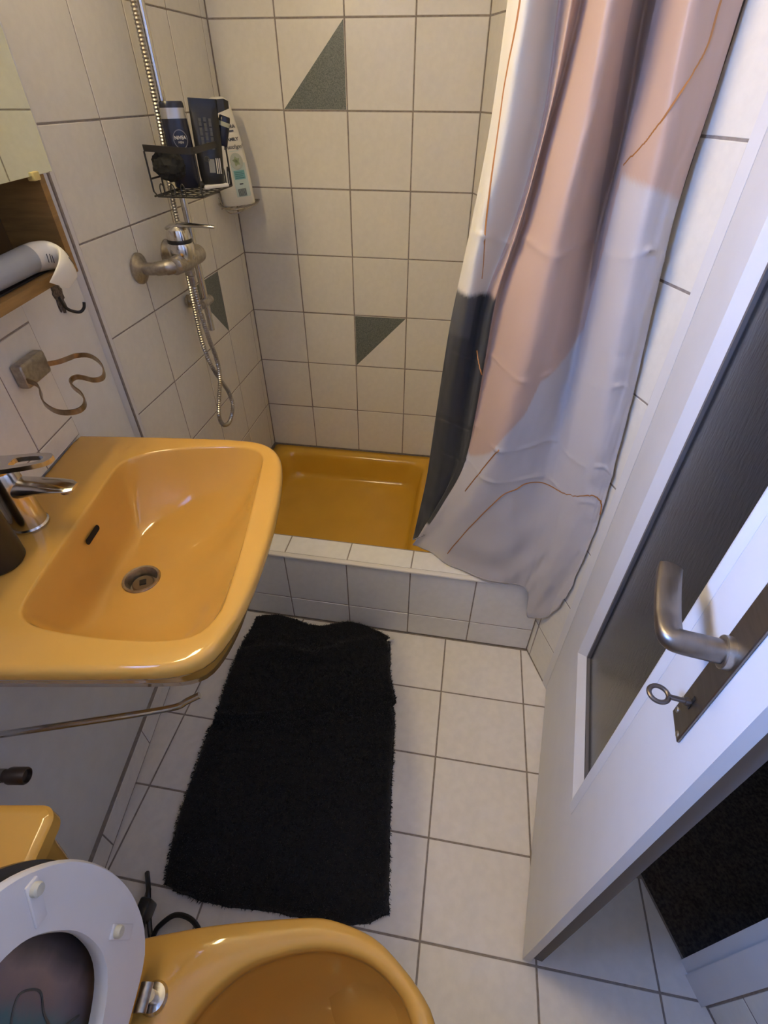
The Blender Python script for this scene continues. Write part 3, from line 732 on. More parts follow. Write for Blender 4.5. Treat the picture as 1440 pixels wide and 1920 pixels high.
for j in range(NVm + 1):
    v = j / NVm
    for i in range(NU + 1):
        u = i / NU; p = LA[j].lerp(RA[j], u)
        y = p.y + lerp_list(top_e, u) * max(0, 1 - v / .2) + lerp_list(bot_e, u) * max(0, 1 - (1 - v) / .2)
        y = min(y, -.872 if u > .1 else -.88)
        edge = (i in (0, NU)) or (j in (0, NVm))
        h = .002 if edge else mat_h(p.x, y, u, v)
        wob = .0025 * noise.noise(Vector((p.x * 90, y * 90, 5))) if edge else 0
        Vv.append((p.x - .47 + wob, y + 1.26 + wob, h)); pos.append((u, v, h))
fs = [(j * (NU + 1) + i, j * (NU + 1) + i + 1, (j + 1) * (NU + 1) + i + 1, (j + 1) * (NU + 1) + i) for j in range(NVm) for i in range(NU)]
ring = [i for i in range(NU + 1)] + [j * (NU + 1) + NU for j in range(1, NVm + 1)] + [NVm * (NU + 1) + i for i in range(NU - 1, -1, -1)] + [j * (NU + 1) for j in range(NVm - 1, 0, -1)]
nb = len(Vv); Vv += [(Vv[k][0], Vv[k][1], .0008) for k in ring]
fs += [(ring[k], ring[(k + 1) % len(ring)], nb + (k + 1) % len(ring), nb + k) for k in range(len(ring))]
fs.append([nb + k for k in range(len(ring))])
b.add(Vv, fs); body = b.build('mat_body', M_MAT, bt, angle=80)
b = MB(); random.seed(11); vs_ = []; fs_ = []
def blade(p, d, h, w_):
    n0 = len(vs_); a = random.uniform(0, pi); q = Vector((cos(a), sin(a), 0)) * w_
    vs_.extend([tuple(p - q), tuple(p + q), tuple(p + d * .6 * h + q * .7), tuple(p + d * h + Vector((random.uniform(-1, 1), random.uniform(-1, 1), 0)) * h * .4)])
    fs_.append((n0, n0 + 1, n0 + 2, n0 + 3))
for k in range(26000):
    i = random.randrange(NU); j = random.randrange(NVm)
    a, c_ = random.random(), random.random()
    A_, B_, C_, D_ = (Vector(Vv[j * (NU + 1) + i]), Vector(Vv[j * (NU + 1) + i + 1]), Vector(Vv[(j + 1) * (NU + 1) + i + 1]), Vector(Vv[(j + 1) * (NU + 1) + i]))
    p = (A_.lerp(B_, a)).lerp(D_.lerp(C_, a), c_)
    d = Vector((random.uniform(-.7, .7), random.uniform(-.7, .7), 1)).normalized()
    blade(p - d * .001, d, random.uniform(.004, .009), .0009)
for k in range(2600):
    q = random.choice(ring); p = Vector(Vv[q]); o_ = Vector((p.x - 0, p.y + .0, 0)).normalized()
    d = (o_ + Vector((random.uniform(-.8, .8), random.uniform(-.8, .8), random.uniform(.1, .9)))).normalized()
    blade(p + Vector((random.uniform(-.002, .002), random.uniform(-.003, .003), .002 + random.uniform(0, .008))) - o_ * .002, d, random.uniform(.003, .008), .001)
b.add(vs_, fs_); pl = b.build('pile', M_MAT, bt, smooth=False); tag(pl, kind='stuff')
b = MB(); b.box((-.001, -.012, 0), (.012, .012, .0015)); b.build('care_label', M_WHITEP, bt, smooth=False, M=T(.204, .352, .017) @ RZ(-62) @ RY(-30))

# ------------------------------------------------------------------ shower curtain
PL = [
[[0.82,-0.85,1.96],[0.824,-0.85,1.523],[0.819,-0.84,1.367],[0.798,-0.83,1.176],[0.781,-0.82,1.048],[0.768,-0.8,0.849],[0.753,-0.775,0.589],[0.722,-0.755,0.337]],
[[0.847,-0.885,1.96],[0.851,-0.885,1.519],[0.847,-0.88,1.369],[0.819,-0.87,1.186],[0.811,-0.855,1.062],[0.802,-0.83,0.868],[0.792,-0.8,0.612],[0.752,-0.765,0.369]],
[[0.892,-0.835,1.96],[0.896,-0.835,1.524],[0.906,-0.835,1.406],[0.892,-0.835,1.28],[0.868,-0.835,1.174],[0.844,-0.835,1.111],[0.842,-0.83,1.033],[0.837,-0.82,0.851],[0.826,-0.8,0.651],[0.765,-0.765,0.38]],
[[0.908,-0.87,1.96],[0.912,-0.87,1.52],[0.911,-0.87,1.416],[0.9,-0.87,1.319],[0.883,-0.87,1.206],[0.862,-0.865,1.115],[0.86,-0.86,1.045],[0.856,-0.845,0.866],[0.847,-0.82,0.668],[0.723,-0.756,0.315]],
[[0.928,-0.845,1.96],[0.932,-0.845,1.522],[0.922,-0.845,1.422],[0.908,-0.845,1.353],[0.902,-0.845,1.222],[0.879,-0.85,1.165],[0.877,-0.85,1.064],[0.872,-0.845,0.895],[0.865,-0.84,0.732],[0.832,-0.82,0.559],[0.766,-0.768,0.312]],
[[0.949,-0.915,1.96],[0.953,-0.915,1.516],[0.959,-0.915,1.404],[0.947,-0.92,1.267],[0.941,-0.925,1.168],[0.937,-0.925,1.042],[0.92,-0.915,0.857],[0.904,-0.89,0.691],[0.867,-0.85,0.511],[0.83,-0.815,0.312]],
[[0.981,-0.89,1.96],[0.985,-0.89,1.518],[0.986,-0.89,1.44],[0.987,-0.89,1.344],[0.983,-0.895,1.24],[0.986,-0.9,1.155],[0.99,-0.905,1.048],[0.984,-0.905,0.857],[0.977,-0.89,0.699],[0.961,-0.88,0.508],[0.943,-0.874,0.319]],
[[1.015,-0.825,1.96],[1.019,-0.825,1.523],[1.029,-0.825,1.435],[1.037,-0.83,1.333],[1.03,-0.835,1.238],[1.031,-0.845,1.151],[1.037,-0.855,1.032],[1.042,-0.87,0.842],[1.043,-0.88,0.7],[1.048,-0.885,0.529],[1.031,-0.88,0.318]],
[[1.032,-0.875,1.96],[1.036,-0.875,1.518],[1.04,-0.875,1.435],[1.035,-0.88,1.33],[1.043,-0.885,1.215],[1.055,-0.89,1.088],[1.061,-0.895,0.982],[1.065,-0.9,0.861],[1.08,-0.905,0.722],[1.095,-0.905,0.554],[1.072,-0.888,0.308]],
[[1.05,-0.93,1.96],[1.054,-0.93,1.513],[1.066,-0.935,1.405],[1.068,-0.94,1.309],[1.075,-0.945,1.213],[1.084,-0.95,1.071],[1.1,-0.955,0.897],[1.109,-0.955,0.762],[1.121,-0.95,0.599],[1.096,-0.892,0.193]],
[[1.089,-0.915,1.96],[1.093,-0.915,1.514],[1.105,-0.92,1.411],[1.102,-0.93,1.291],[1.113,-0.94,1.18],[1.124,-0.95,1.033],[1.133,-0.965,0.868],[1.142,-0.97,0.733],[1.15,-0.965,0.581],[1.152,-0.925,0.264]],
[[1.126,-0.9,1.96],[1.13,-0.9,1.515],[1.131,-0.905,1.411],[1.127,-0.91,1.282],[1.136,-0.92,1.176],[1.15,-0.945,0.979],[1.156,-0.965,0.817],[1.163,-0.975,0.693],[1.161,-0.975,0.575],[1.16,-0.96,0.376]]]
NVc, SUB = 320, 22
def interp(zq, P, k):
    for a, c_ in zip(P[:-1], P[1:]):
        if zq >= c_[2] - 1e-9:
            t = (a[2] - zq) / (a[2] - c_[2]); return a[k] + t * (c_[k] - a[k])
    return P[-1][k]
GR = []
for P in PL:
    zs = [P[0][2] + (P[-1][2] - P[0][2]) * j / NVc for j in range(NVc + 1)]
    X = [interp(z, P, 0) for z in zs]; Y = [interp(z, P, 1) for z in zs]
    for _ in range(120):
        X = [X[0]] + [(X[j - 1] + 2 * X[j] + X[j + 1]) / 4 for j in range(1, NVc)] + [X[-1]]
        Y = [Y[0]] + [(Y[j - 1] + 2 * Y[j] + Y[j + 1]) / 4 for j in range(1, NVc)] + [Y[-1]]
    GR.append([Vector(p) for p in zip(X, Y, zs)])
NC = (len(PL) - 1) * SUB + 1
def cpoint(ci_, j):
    i = min(ci_ // SUB, len(PL) - 2); t = ci_ / SUB - i
    g = lambda k: GR[min(max(k, 0), len(PL) - 1)][j]
    p0, p1, p2, p3 = g(i - 1), g(i), g(i + 1), g(i + 2)
    p = .5 * ((2 * p1) + (p2 - p0) * t + (2 * p0 - 5 * p1 + 4 * p2 - p3) * t * t + (3 * p1 - p0 - 3 * p2 + p3) * t ** 3)
    u = ci_ / SUB
    # horizontal storage creases and small wrinkles
    wr_ = .0030 * noise.noise(Vector((u * .9, p.z * 5, 2.))) + .0012 * noise.noise(Vector((u * 3, p.z * 22, 7.)))
    for zc, am in ((1.212, .007), (.98, .004), (.80, .005), (.70, .004)):
        wr_ += am * math.exp(-((p.z - zc - .010 * sin(u * 2.1)) / .0045) ** 2) * max(0, .55 + 1.1 * noise.noise(Vector((u * 1.7, zc * 9, 0))))
    if u > 8.3 and p.z < 1.05:
        wr_ += .0035 * min(1, (u - 8.3)) * noise.noise(Vector((u * .8, p.z * 26, 4.)))
    if p.z < .62:
        wr_ += .010 * (.62 - p.z) / .3 * noise.noise(Vector((u * 1.3, p.z * 12, 9.)))
    p = Vector((p.x, p.y - wr_, p.z))
    lim = .8 + .379 * (-p.y) - .007
    if p.x > lim: p.x = lim
    if p.z < .335 and p.y > -.874 and p.y < -.75: p.z = max(p.z, .3125)
    return p
CG = [[cpoint(c_, j) for j in range(NVc + 1)] for c_ in range(NC)]
def pw(x, pts):
    if x <= pts[0][0]: return pts[0][1]
    for a, c_ in zip(pts[:-1], pts[1:]):
        if x <= c_[0]: return a[1] + (c_[1] - a[1]) * (x - a[0]) / max(1e-9, c_[0] - a[0])
    return pts[-1][1]
C_CREAM = (.64, .60, .52); C_CHAR = (.022, .023, .026); C_CHAR2 = (.055, .056, .06); C_MAUVE = (.48, .33, .255); C_LILAC = (.50, .465, .465); C_TAUPE = (.33, .23, .19)
def print_col(u, z):
    if u < 1.75:
        if z < 1.018 + .006 * sin(u * 2): return C_CHAR
        if z < 1.112: return C_CHAR2 if u < 1.5 else C_CHAR
        return C_CREAM
    if u < 3.35 + .25 * max(0, .45 - z) / .15 * 0:
        if z < .43 and u > 2.55: return C_LILAC
        if z < 1.11: return C_CHAR
        if u < 2.0: return C_CREAM
        return C_MAUVE
    zb = pw(u, [(3.35, .735), (4.0, .722), (4.3, .735), (4.8, .77), (5.14, .836), (5.57, .891), (5.8, .964), (6.7, 1.006), (7.45, 1.06), (7.8, 1.20), (8.05, 1.318), (8.9, 1.31), (11, 1.287)])
    if z < zb: return C_LILAC
    if 6.25 < u < 7.6 and z > pw(u, [(6.25, 1.5), (6.6, 1.30), (7.3, 1.13), (7.6, 1.16)]): return C_TAUPE  # darker print in the fold valley, partly fold shade put into the colour
    return C_MAUVE
me = bpy.data.meshes.new('cloth')
vv = [tuple(CG[c_][j]) for c_ in range(NC) for j in range(NVc + 1)]
ff = [(c_ * (NVc + 1) + j, (c_ + 1) * (NVc + 1) + j, (c_ + 1) * (NVc + 1) + j + 1, c_ * (NVc + 1) + j + 1) for c_ in range(NC - 1) for j in range(NVc)]
me.from_pydata(vv, [], ff)
at_ = me.color_attributes.new('print', 'FLOAT_COLOR', 'POINT')
buf = []
for c_ in range(NC):
    for j in range(NVc + 1):
        cs5 = [print_col(c_ / SUB, CG[c_][j].z + dz) for dz in (-.004, -.002, 0, .002, .004)]; buf.extend((*[sum(q[k] for q in cs5) / 5 for k in range(3)], 1.0))
at_.data.foreach_set('color', buf)
for p in me.polygons: p.use_smooth = True
M_CLOTH = bpy.data.materials.new('printed_polyester'); M_CLOTH.use_nodes = True; nt = M_CLOTH.node_tree; bb = nt.nodes['Principled BSDF']
an = nt.nodes.new('ShaderNodeAttribute'); an.attribute_name = 'print'; nt.links.new(an.outputs['Color'], bb.inputs['Base Color'])
bb.inputs['Roughness'].default_value = .42; bb.inputs['Sheen Weight'].default_value = .25; bb.inputs['Specular IOR Level'].default_value = .45
wv = nt.nodes.new('ShaderNodeTexNoise'); wv.inputs['Scale'].default_value = 700
tc = nt.nodes.new('ShaderNodeTexCoord'); nt.links.new(tc.outputs['Object'], wv.inputs['Vector'])
bp = nt.nodes.new('ShaderNodeBump'); bp.inputs['Strength'].default_value = .08; bp.inputs['Distance'].default_value = .0005; nt.links.new(wv.outputs[0], bp.inputs['Height']); nt.links.new(bp.outputs[0], bb.inputs['Normal'])
me.materials.append(M_CLOTH)
sc_o = empty('shower_curtain', T(0, 0, 0)); tag(sc_o, 'shower curtain printed mauve, grey, cream and charcoal gathered at the right wall', 'shower curtain')
CB = Vector((.95, -.87, .31)); sc_o.matrix_basis = T(*CB)
cl = bpy.data.objects.new('cloth', me); link(cl, sc_o); cl.matrix_basis = T(*(-CB))
sm = cl.modifiers.new('thickness', 'SOLIDIFY'); sm.thickness = .0009; sm.offset = 0
M_ORANGE = mat('orange_print', (.42, .17, .04), .45)
def cat_uz(u, z):
    c_ = min(max(u * SUB, 0), NC - 1.001); i = int(c_); f = c_ - i
    col_ = CG[i]; z0 = col_[0].z; z1 = col_[-1].z
    t = min(max((z0 - z) / (z0 - z1) * NVc, 0), NVc - .001); j = int(t); g = t - j
    return CG[i][j].lerp(CG[i + 1][j], f).lerp(CG[i][j + 1].lerp(CG[i + 1][j + 1], f), g)
for pts in ([(.75, 1.93), (.72, 1.70), (.71, 1.52), (.60, 1.449), (.58, 1.407), (.72, 1.33), (1.0, 1.255), (1.45, 1.141)],
            [(10.5, 1.60), (10.2, 1.54), (10.07, 1.506), (10.0, 1.472), (9.64, 1.441), (8.86, 1.388), (8.5, 1.36), (8.0, 1.33)],
            [(5.07, .795), (4.75, .722), (4.43, .618)], [(4.93, .361), (5.21, .497), (5.64, .635), (6.07, .672), (6.5, .692), (7.93, .688), (9.5, .727), (10.5, .715), (10.9, .680)],
            [(2.14, .99), (2.5, .97), (3.2, .945)]):
    CV = catmull([(u, z, 0) for u, z in pts], 14, closed=False); CV = [cat_uz(p.x, p.y) for p in CV]
    b = MB(); L = []
    for i, p in enumerate(CV):
        t = (CV[min(i + 1, len(CV) - 1)] - CV[max(i - 1, 0)]).normalized()
        nn = (Vector((.0, -1, .0)) + Vector((-.25, 0, .1))).normalized(); sd_ = t.cross(nn).normalized() * .0014
        q = p + nn * .0012
        L.append([q - sd_, q + sd_, q + sd_ + nn * .0002, q - sd_ + nn * .0002])
    b.loops(L, True, True); b.build('printed_line', M_ORANGE, sc_o, M=T(*(-CB)))
# hem
b = MB(); b.tube([CG[c_][NVc - 1] for c_ in range(0, NC, 3)], .0014, 6, sy=1); b.build('hem', M_CLOTH if False else mat('hem_grey', (.46, .43, .435), .5), sc_o, M=T(*(-CB)))
# rod and rings (above the frame)
rd = empty('curtain_rod', T(.0, -.88, 2.0)); tag(rd, 'white curtain rod spanning the shower above the curtain', 'curtain rod')
b = MB(); b.tube([(-.005, 0, 0), (1.128, 0, 0)], .011, 16); b.build('rod', M_WHITEP, rd)
for k in range(12):
    c_ = int((k + .5) / 12 * (NC - 1)); p = CG[c_][0]
    b = MB(); b.tube([(p.x, .0 + .026 * sin(t), -.014 + .030 * cos(t)) for t in [2 * pi * q / 20 for q in range(20)]], .0018, 6); b.build('curtain_ring', M_WHITEP, sc_o, M=T(*(-CB)) @ T(0, -.88, 2.0))

# ------------------------------------------------------------------ shower rail, mixer, hose
sr = empty('shower_rail', T(.05, -.465, .855)); tag(sr, 'chrome vertical shower rail on the tiled left shower wall', 'shower rail')
b = MB(); b.tube([(0, 0, 0), (0, 0, 1.05)], .0095, 20); b.build('rail', M_CHROME, sr)
for z in (.082, .96):
    b = MB(); b.tube([(-.050, 0, z), (.008, 0, z)], .0115, 18); b.tube([(-.056, 0, z), (-.049, 0, z)], .018, 20); b.build('bracket', M_CHROMEW, sr)
    b = MB(); b.tube([(.0, -.026, z), (.0, .030, z)], .0125, 18); b.build('clamp', M_CHROMEW, sr)
mx = empty('shower_mixer', T(0, -.58, 1.075)); tag(mx, 'chrome single lever shower mixer on the tiled left wall', 'shower mixer')
for y in (-.075, .075):
    b = MB(); b.lathe([(.036, -.011), (.036, -.006), (.030, -.002), (.016, .004), (.0125, .006), (.0125, .012)], 32, M=T(0, y, 0) @ RY(90)); b.build('flange', M_CHROMEW, mx)
    b = MB(); b.tube(catmull([(.004, y, 0), (.025, y, 0), (.045, y * .98, .002), (.062, y * .9, .004), (.072, y * .75, .004)], 5, closed=False), [.0145] * 8 + [.0165] * 6 + [.018] * 10, 18); b.build('union', M_CHROMEW, mx)
b = MB(); L = []
for y, r_ in ((-.066, .012), (-.062, .020), (-.03, .0225), (0, .025), (.03, .023), (.062, .0235), (.074, .0225), (.079, .014)):
    L.append([(.080 + r_ * cos(2 * pi * k / 24), y, .005 + r_ * sin(2 * pi * k / 24)) for k in range(24)])
b.loops(L, True, True); b.build('body', M_CHROMEW, mx)
b = MB(); b.lathe([(.027, .010), (.0325, .022), (.033, .040), (.029, .050)], 36, M=T(.082, -.012, 0)); b.build('cartridge_housing', M_CHROME, mx)
b = MB(); b.lathe([(.0296, .049), (.0302, .051), (.0302, .056), (.0292, .058)], 36, M=T(.082, -.012, 0)); b.build('black_ring', M_BLACKP, mx)
b = MB(); b.lathe([(.0285, .057), (.0287, .066), (.025, .079), (.016, .087), (0, .090)], 36, M=T(.082, -.012, 0)); b.build('dome', M_CHROME, mx)
b = MB(); L = []
for x, w_, z, t_ in ((.055, .010, .081, .004), (.065, .016, .084, .006), (.09, .016, .089, .0065), (.12, .010, .089, .005), (.15, .007, .088, .004), (.175, .0065, .087, .004), (.182, .004, .086, .0035)):
    L.append([(x, -.012 + w_ * cos(2 * pi * k / 16), z + t_ * sin(2 * pi * k / 16)) for k in range(16)])
b.loops(L, True, True); b.build('lever', M_CHROME, mx)
b = MB(); b.tube([(.080, .010, -.010), (.080, .010, -.034)], .0115, 16); b.build('hose_outlet', M_CHROMEW, mx)
hs = empty('shower_hose', T(.08, -.57, 1.035)); tag(hs, 'ribbed metal shower hose looping below the mixer', 'shower hose')
path = [(.080, -.570, 1.038), (.080, -.567, 1.0), (.076, -.556, .93), (.072, -.535, .85), (.068, -.510, .78), (.066, -.512, .72), (.064, -.545, .66), (.062, -.565, .61), (.060, -.545, .568), (.058, -.495, .553), (.056, -.447, .585), (.054, -.452, .64), (.052, -.486, .70), (.046, -.515, .77), (.036, -.515, .84), (.026, -.495, .92), (.020, -.480, 1.0), (.020, -.468, 1.12), (.028, -.478, 1.24), (.042, -.488, 1.33), (.046, -.489, 1.45), (.046, -.488, 1.6), (.046, -.488, 1.80), (.05, -.482, 1.90)]
CP = catmull(path, 40, closed=False)
# resample evenly so that every rib is real
acc = [0]
for a, c_ in zip(CP[:-1], CP[1:]): acc.append(acc[-1] + (c_ - a).length)
tot = acc[-1]; step = .0034; pts = []; k = 0; sdist = 0
while sdist < tot - 1e-6:
    while acc[k + 1] < sdist: k += 1
    pts.append(CP[k].lerp(CP[k + 1], (sdist - acc[k]) / max(1e-9, acc[k + 1] - acc[k]))); sdist += step
H0 = Vector((.08, -.57, 1.035))
b = MB(); b.tube([p - H0 for p in pts], [.0072 if i % 2 else .0055 for i in range(len(pts))], 10); b.build('ribbed_tube', mat('hose_metal', (.42, .40, .38), .3, 1.0), hs, angle=30)
b = MB(); b.tube([(0, 0, .004), (0, 0, -.018)], .0095, 12); b.build('hose_nut', M_CHROMEW, hs)

# ------------------------------------------------------------------ black caddy
CZ = 1.224
cd = empty('shower_caddy', T(.108, -.50, CZ)); tag(cd, 'black wire shower caddy hanging on the shower rail', 'shower caddy')
x0, x1, y0, y1 = -.058, .057, -.100, .105
b = MB()
for pts in ([(x0, y0, .088), (x0, y0, .01), (x0 + .008, y0, 0), (x1 - .012, y0, 0), (x1, y0 + .012, 0), (x1, y1 - .01, 0), (x1 - .01, y1, 0), (x0, y1, 0), (x0, y1, .088)],
            [(x1, y0 + .012, 0), (x1, y0 + .012, .09)], [(x1, y1 - .01, 0), (x1, y1 - .01, .09)], [(x0, y0, .035), (x0 + .0, y1, .035)], [(x0, y0, .0), (x0, y1, .0)], [(x0, y0 + .05, 0), (x0, y0 + .05, .088)]):
    b.tube(pts, .0021, 8)
b.build('wire_frame', M_BLACKW, cd)
b = MB()
for k in range(7):
    y = y0 + .02 + k * .027; b.tube([(x0, y, .001), (x1, y, .001)], .0013, 6)
for k in range(4):
    x = x0 + .02 + k * .026; b.tube([(x, y0, .0025), (x, y1, .0025)], .0013, 6)
b.build('floor_grid', M_BLACKW, cd)
for k in range(3):
    b = MB(); x = x0 + .018 + k * .026
    b.tube(catmull([(x, y0, 0), (x, y0 - .001, .018), (x + .005, y0 - .001, .026), (x + .010, y0 - .001, .018), (x + .010, y0, 0)], 4, closed=False), .0014, 6); b.build('wire_loop', M_BLACKW, cd)
for k in range(2):
    b = MB(); y = y1 - .055 + k * .027
    b.tube(catmull([(x1, y, 0), (x1 + .001, y, .03), (x1 + .001, y + .005, .042), (x1 + .001, y + .010, .03), (x1, y + .010, 0)], 4, closed=False), .0016, 6); b.build('wire_loop', M_BLACKW, cd)
b = MB(); path2 = catmull([(x0, y0, .094), (x0 + .05, y0 - .001, .092), (x1 - .015, y0 - .002, .090), (x1, y0 + .015, .090), (x1, 0, .092), (x1, y1 + .005, .094)], 6, closed=False); L = []
for i, p in enumerate(path2):
    t = (path2[min(i + 1, len(path2) - 1)] - path2[max(i - 1, 0)]).normalized(); nn = Vector((-t.y, t.x, 0)) * .0008
    L.append([p - nn - Vector((0, 0, .0065)), p + nn - Vector((0, 0, .0065)), p + nn + Vector((0, 0, .0065)), p - nn + Vector((0, 0, .0065))])
b.loops(L, True, True); b.build('front_band', M_BLACKW, cd)
b = MB(); b.tube([(x0, .035, .06), (x0 - .012, .035, .06)], .006, 10); b.box((x0 - .004, .018, .04), (x0 - .001, .052, .10)); b.build('rail_clip', M_BLACKW, cd)

def bottle_body(b, w, d, h, prof, n=28, e=2.6):
    L = []
    for z, k in prof:
        L.append([(w * k * math.copysign(abs(cos(a)) ** (2 / e), cos(a)), d * k * math.copysign(abs(sin(a)) ** (2 / e), sin(a)), h * z) for a in [2 * pi * j / n for j in range(n)]])
    b.loops(L, True, True)
FACE = math.degrees(math.atan2(CAM.x - .1, CAM.y * -1 - .5))   # turned into the room
# navy shower gel bottle with silver cap
nb_ = empty('shower_gel_bottle', T(.088, -.497, CZ + .006) @ RZ(32) @ RX(-2)); tag(nb_, 'dark navy shower gel bottle with silver cap in the black caddy', 'bottle')
b = MB(); bottle_body(b, .031, .019, .137, [(0, .90), (.03, 1), (.6, 1.0), (.9, .96), (1, .93)]); b.build('bottle_body', M_NAVYP, nb_)
b = MB(); bottle_body(b, .0285, .0185, .020, [(0, 1.0), (1, .98)]); b.build('silver_band', M_SILVER, nb_, M=T(0, 0, .137))
b = MB(); bottle_body(b, .0280, .018, .012, [(0, 1), (.7, .97), (1, .9)]); b.build('cap', M_NAVYP, nb_, M=T(0, 0, .157))
Mf = T(.003, -.0195, .098) @ RX(90)
b = MB(); L = []
for rr_ in (.0165, .0150):
    L.append([(rr_ * cos(2 * pi * k / 32), rr_ * 1.15 * sin(2 * pi * k / 32), .0003) for k in range(32)])
b.loops(L); b.build('logo_ring', mat('logo_grey', (.13, .13, .16), .4), nb_, M=Mf, smooth=False)
lettering('NIVEA', .0095, M_INKL, nb_, Mf @ T(0, .003, .0003), bold=.0002)
lettering('MEN', .006, M_INKL, nb_, Mf @ T(0, -.006, .0003))
# big black tube with crimped end
bk = empty('black_tube', T(.140, -.462, CZ + .004) @ RZ(34) @ RY(3) @ Matrix.Diagonal((1.16, 1.1, 1.0, 1))); tag(bk, 'flat black cosmetic tube with crimped end standing in the caddy', 'tube')
b = MB(); L = []
for z, w_, d_ in ((0, .020, .016), (.004, .023, .018), (.03, .026, .019), (.09, .028, .013), (.15, .0285, .005), (.160, .0285, .0016), (.176, .0285, .0016)):
    L.append([(w_ * math.copysign(abs(cos(a)) ** .75, cos(a)), d_ * sin(a), z) for a in [2 * pi * j / 28 for j in range(28)]])
b.loops(L, True, True); b.build('tube_body', M_BLACKP, bk)
b = MB(); b.loops([[(.0285, -.0016, .150), (.0285, .0016, .150), (.0285, .0016, .176), (.0285, -.0016, .176)], [(.042, -.006, .156), (.042, -.003, .156), (.042, -.003, .178), (.042, -.006, .178)], [(.052, -.002, .160), (.052, .001, .160), (.052, .001, .174), (.052, -.002, .174)]], True, True); b.build('folded_corner', M_BLACKP, bk)
for k, x in enumerate((-.012, -.002, .008)):
    for q in range(7):
        b = MB(); b.box((x - .003, -.0002, -.003), (x + .0025, .0002, .0035 + .002 * ((q + k) % 2))); b.build('print_mark', M_INKD, bk, smooth=False, M=T(0, -.0105 - .0007 * (6 - q) * 1.1, .082 + .009 * q) @ RX(-8))
b = MB(); b.box((-.011, -.0003, -.014), (.001, .0003, .014)); b.build('label_panel', mat('label_grey', (.2, .2, .19), .5), bk, smooth=False, M=T(.004, -.0193, .046))
for q in range(3):
    b = MB(); b.box((.010 + q * .004, -.0003, -.016), (.0122 + q * .004, .0003, .016)); b.build('barcode_bar', M_INKL, bk, smooth=False, M=T(-.002, -.0188 + q * .0012, .046))
b = MB(); b.lathe([(.006, 0), (.006, .0006), (.0042, .0006), (.0042, 0)], 20, M=RX(90)); b.build('print_ring', M_INKD, bk, M=T(-.010, -.0192, .060))
# small travel bottle
tv = empty('travel_bottle', T(.164, -.426, CZ + .088) @ RZ(30) @ RY(18)); tag(tv, 'small dark travel bottle with pale band leaning on the caddy', 'bottle')
b = MB(); bottle_body(b, .014, .010, .040, [(0, .92), (.05, 1), (1, 1)]); b.build('bottle_body', M_NAVYP, tv)
b = MB(); bottle_body(b, .0142, .0102, .009, [(0, 1), (1, 1)]); b.build('pale_band', mat('pale_band', (.33, .33, .24), .4), tv, M=T(0, 0, .040))
b = MB(); bottle_body(b, .0138, .010, .012, [(0, 1), (.8, .95), (1, .85)]); b.build('cap', M_NAVYP, tv, M=T(0, 0, .049))
# black bath sponge
sp = empty('bath_sponge', T(.085, -.565, CZ + .058)); tag(sp, 'round black bath sponge in the near end of the caddy', 'sponge')
bm = bmesh.new(); bmesh.ops.create_icosphere(bm, subdivisions=4, radius=.036)
for v in bm.verts: v.co *= 1 + .16 * noise.noise(v.co * 90) + .08 * noise.noise(v.co * 220); v.co.y *= 1.0; v.co.z *= .85
b = MB(); b.addbm(bm); b.build('sponge_body', mat('black_mesh', (.012, .012, .012), .8), sp)
# white razor-like bar in the basket
rz = empty('soap_bar', T(.150, -.475, CZ + .0035) @ RZ(55)); tag(rz, 'small white bar lying on the caddy floor', 'soap')
b = MB(); b.box((-.035, -.010, 0), (.035, .010, .008), bev=.0025); b.build('bar', M_WHITEP, rz)
b = MB(); b.sphere((-.038, 0, .010), .008, 14, 8); b.build('dark_end', M_BLACKP, rz)

# ------------------------------------------------------------------ corner shelf and family bottle
cs = empty('corner_shelf', T(.0, .0, 1.128)); tag(cs, 'chrome wire corner shelf in the shower corner', 'corner shelf')
b = MB()
arc = catmull([(.085, -.006, .004), (.092, -.06, 0), (.088, -.13, 0), (.065, -.165, 0), (.03, -.165, .002), (.004, -.150, .010)], 6, closed=False); b.tube(arc, .0026, 8)
b.tube([(.085, -.006, .004), (.004, -.006, .004), (.004, -.150, .010)], .0022, 8)
b.build('rim_wire', M_CHROMEW, cs)
for k in range(4):
    x = .015 + .02 * k; b = MB(); b.tube([(x, -.006, .0), (x, -.162 + .35 * x * x / .06, -.001)], .0016, 6); b.build('floor_wire', M_CHROMEW, cs)
b = MB(); b.tube(catmull([(.006, -.150, .028), (.020, -.158, .006), (.04, -.160, -.012), (.07, -.150, -.010), (.088, -.12, .0)], 5, closed=False), .002, 6); b.build('support_wire', M_CHROMEW, cs)
fb = empty('family_shower_gel', T(.052, -.102, 1.1325) @ RZ(30) @ RY(-4) @ Matrix.Diagonal((1.12, 1.1, 1.06, 1))); tag(fb, 'tall white and pale teal family shower gel bottle on the corner shelf', 'bottle')
b = MB(); bottle_body(b, .046, .026, .255, [(0, .94), (.015, 1.0), (.35, 1.0), (.62, .90), (.82, .76), (.90, .70), (.95, .62), (.98, .50), (1.0, .30)], 40, 3.0); b.build('bottle_body', mat('cream_bottle', (.66, .63, .55), .35), fb)
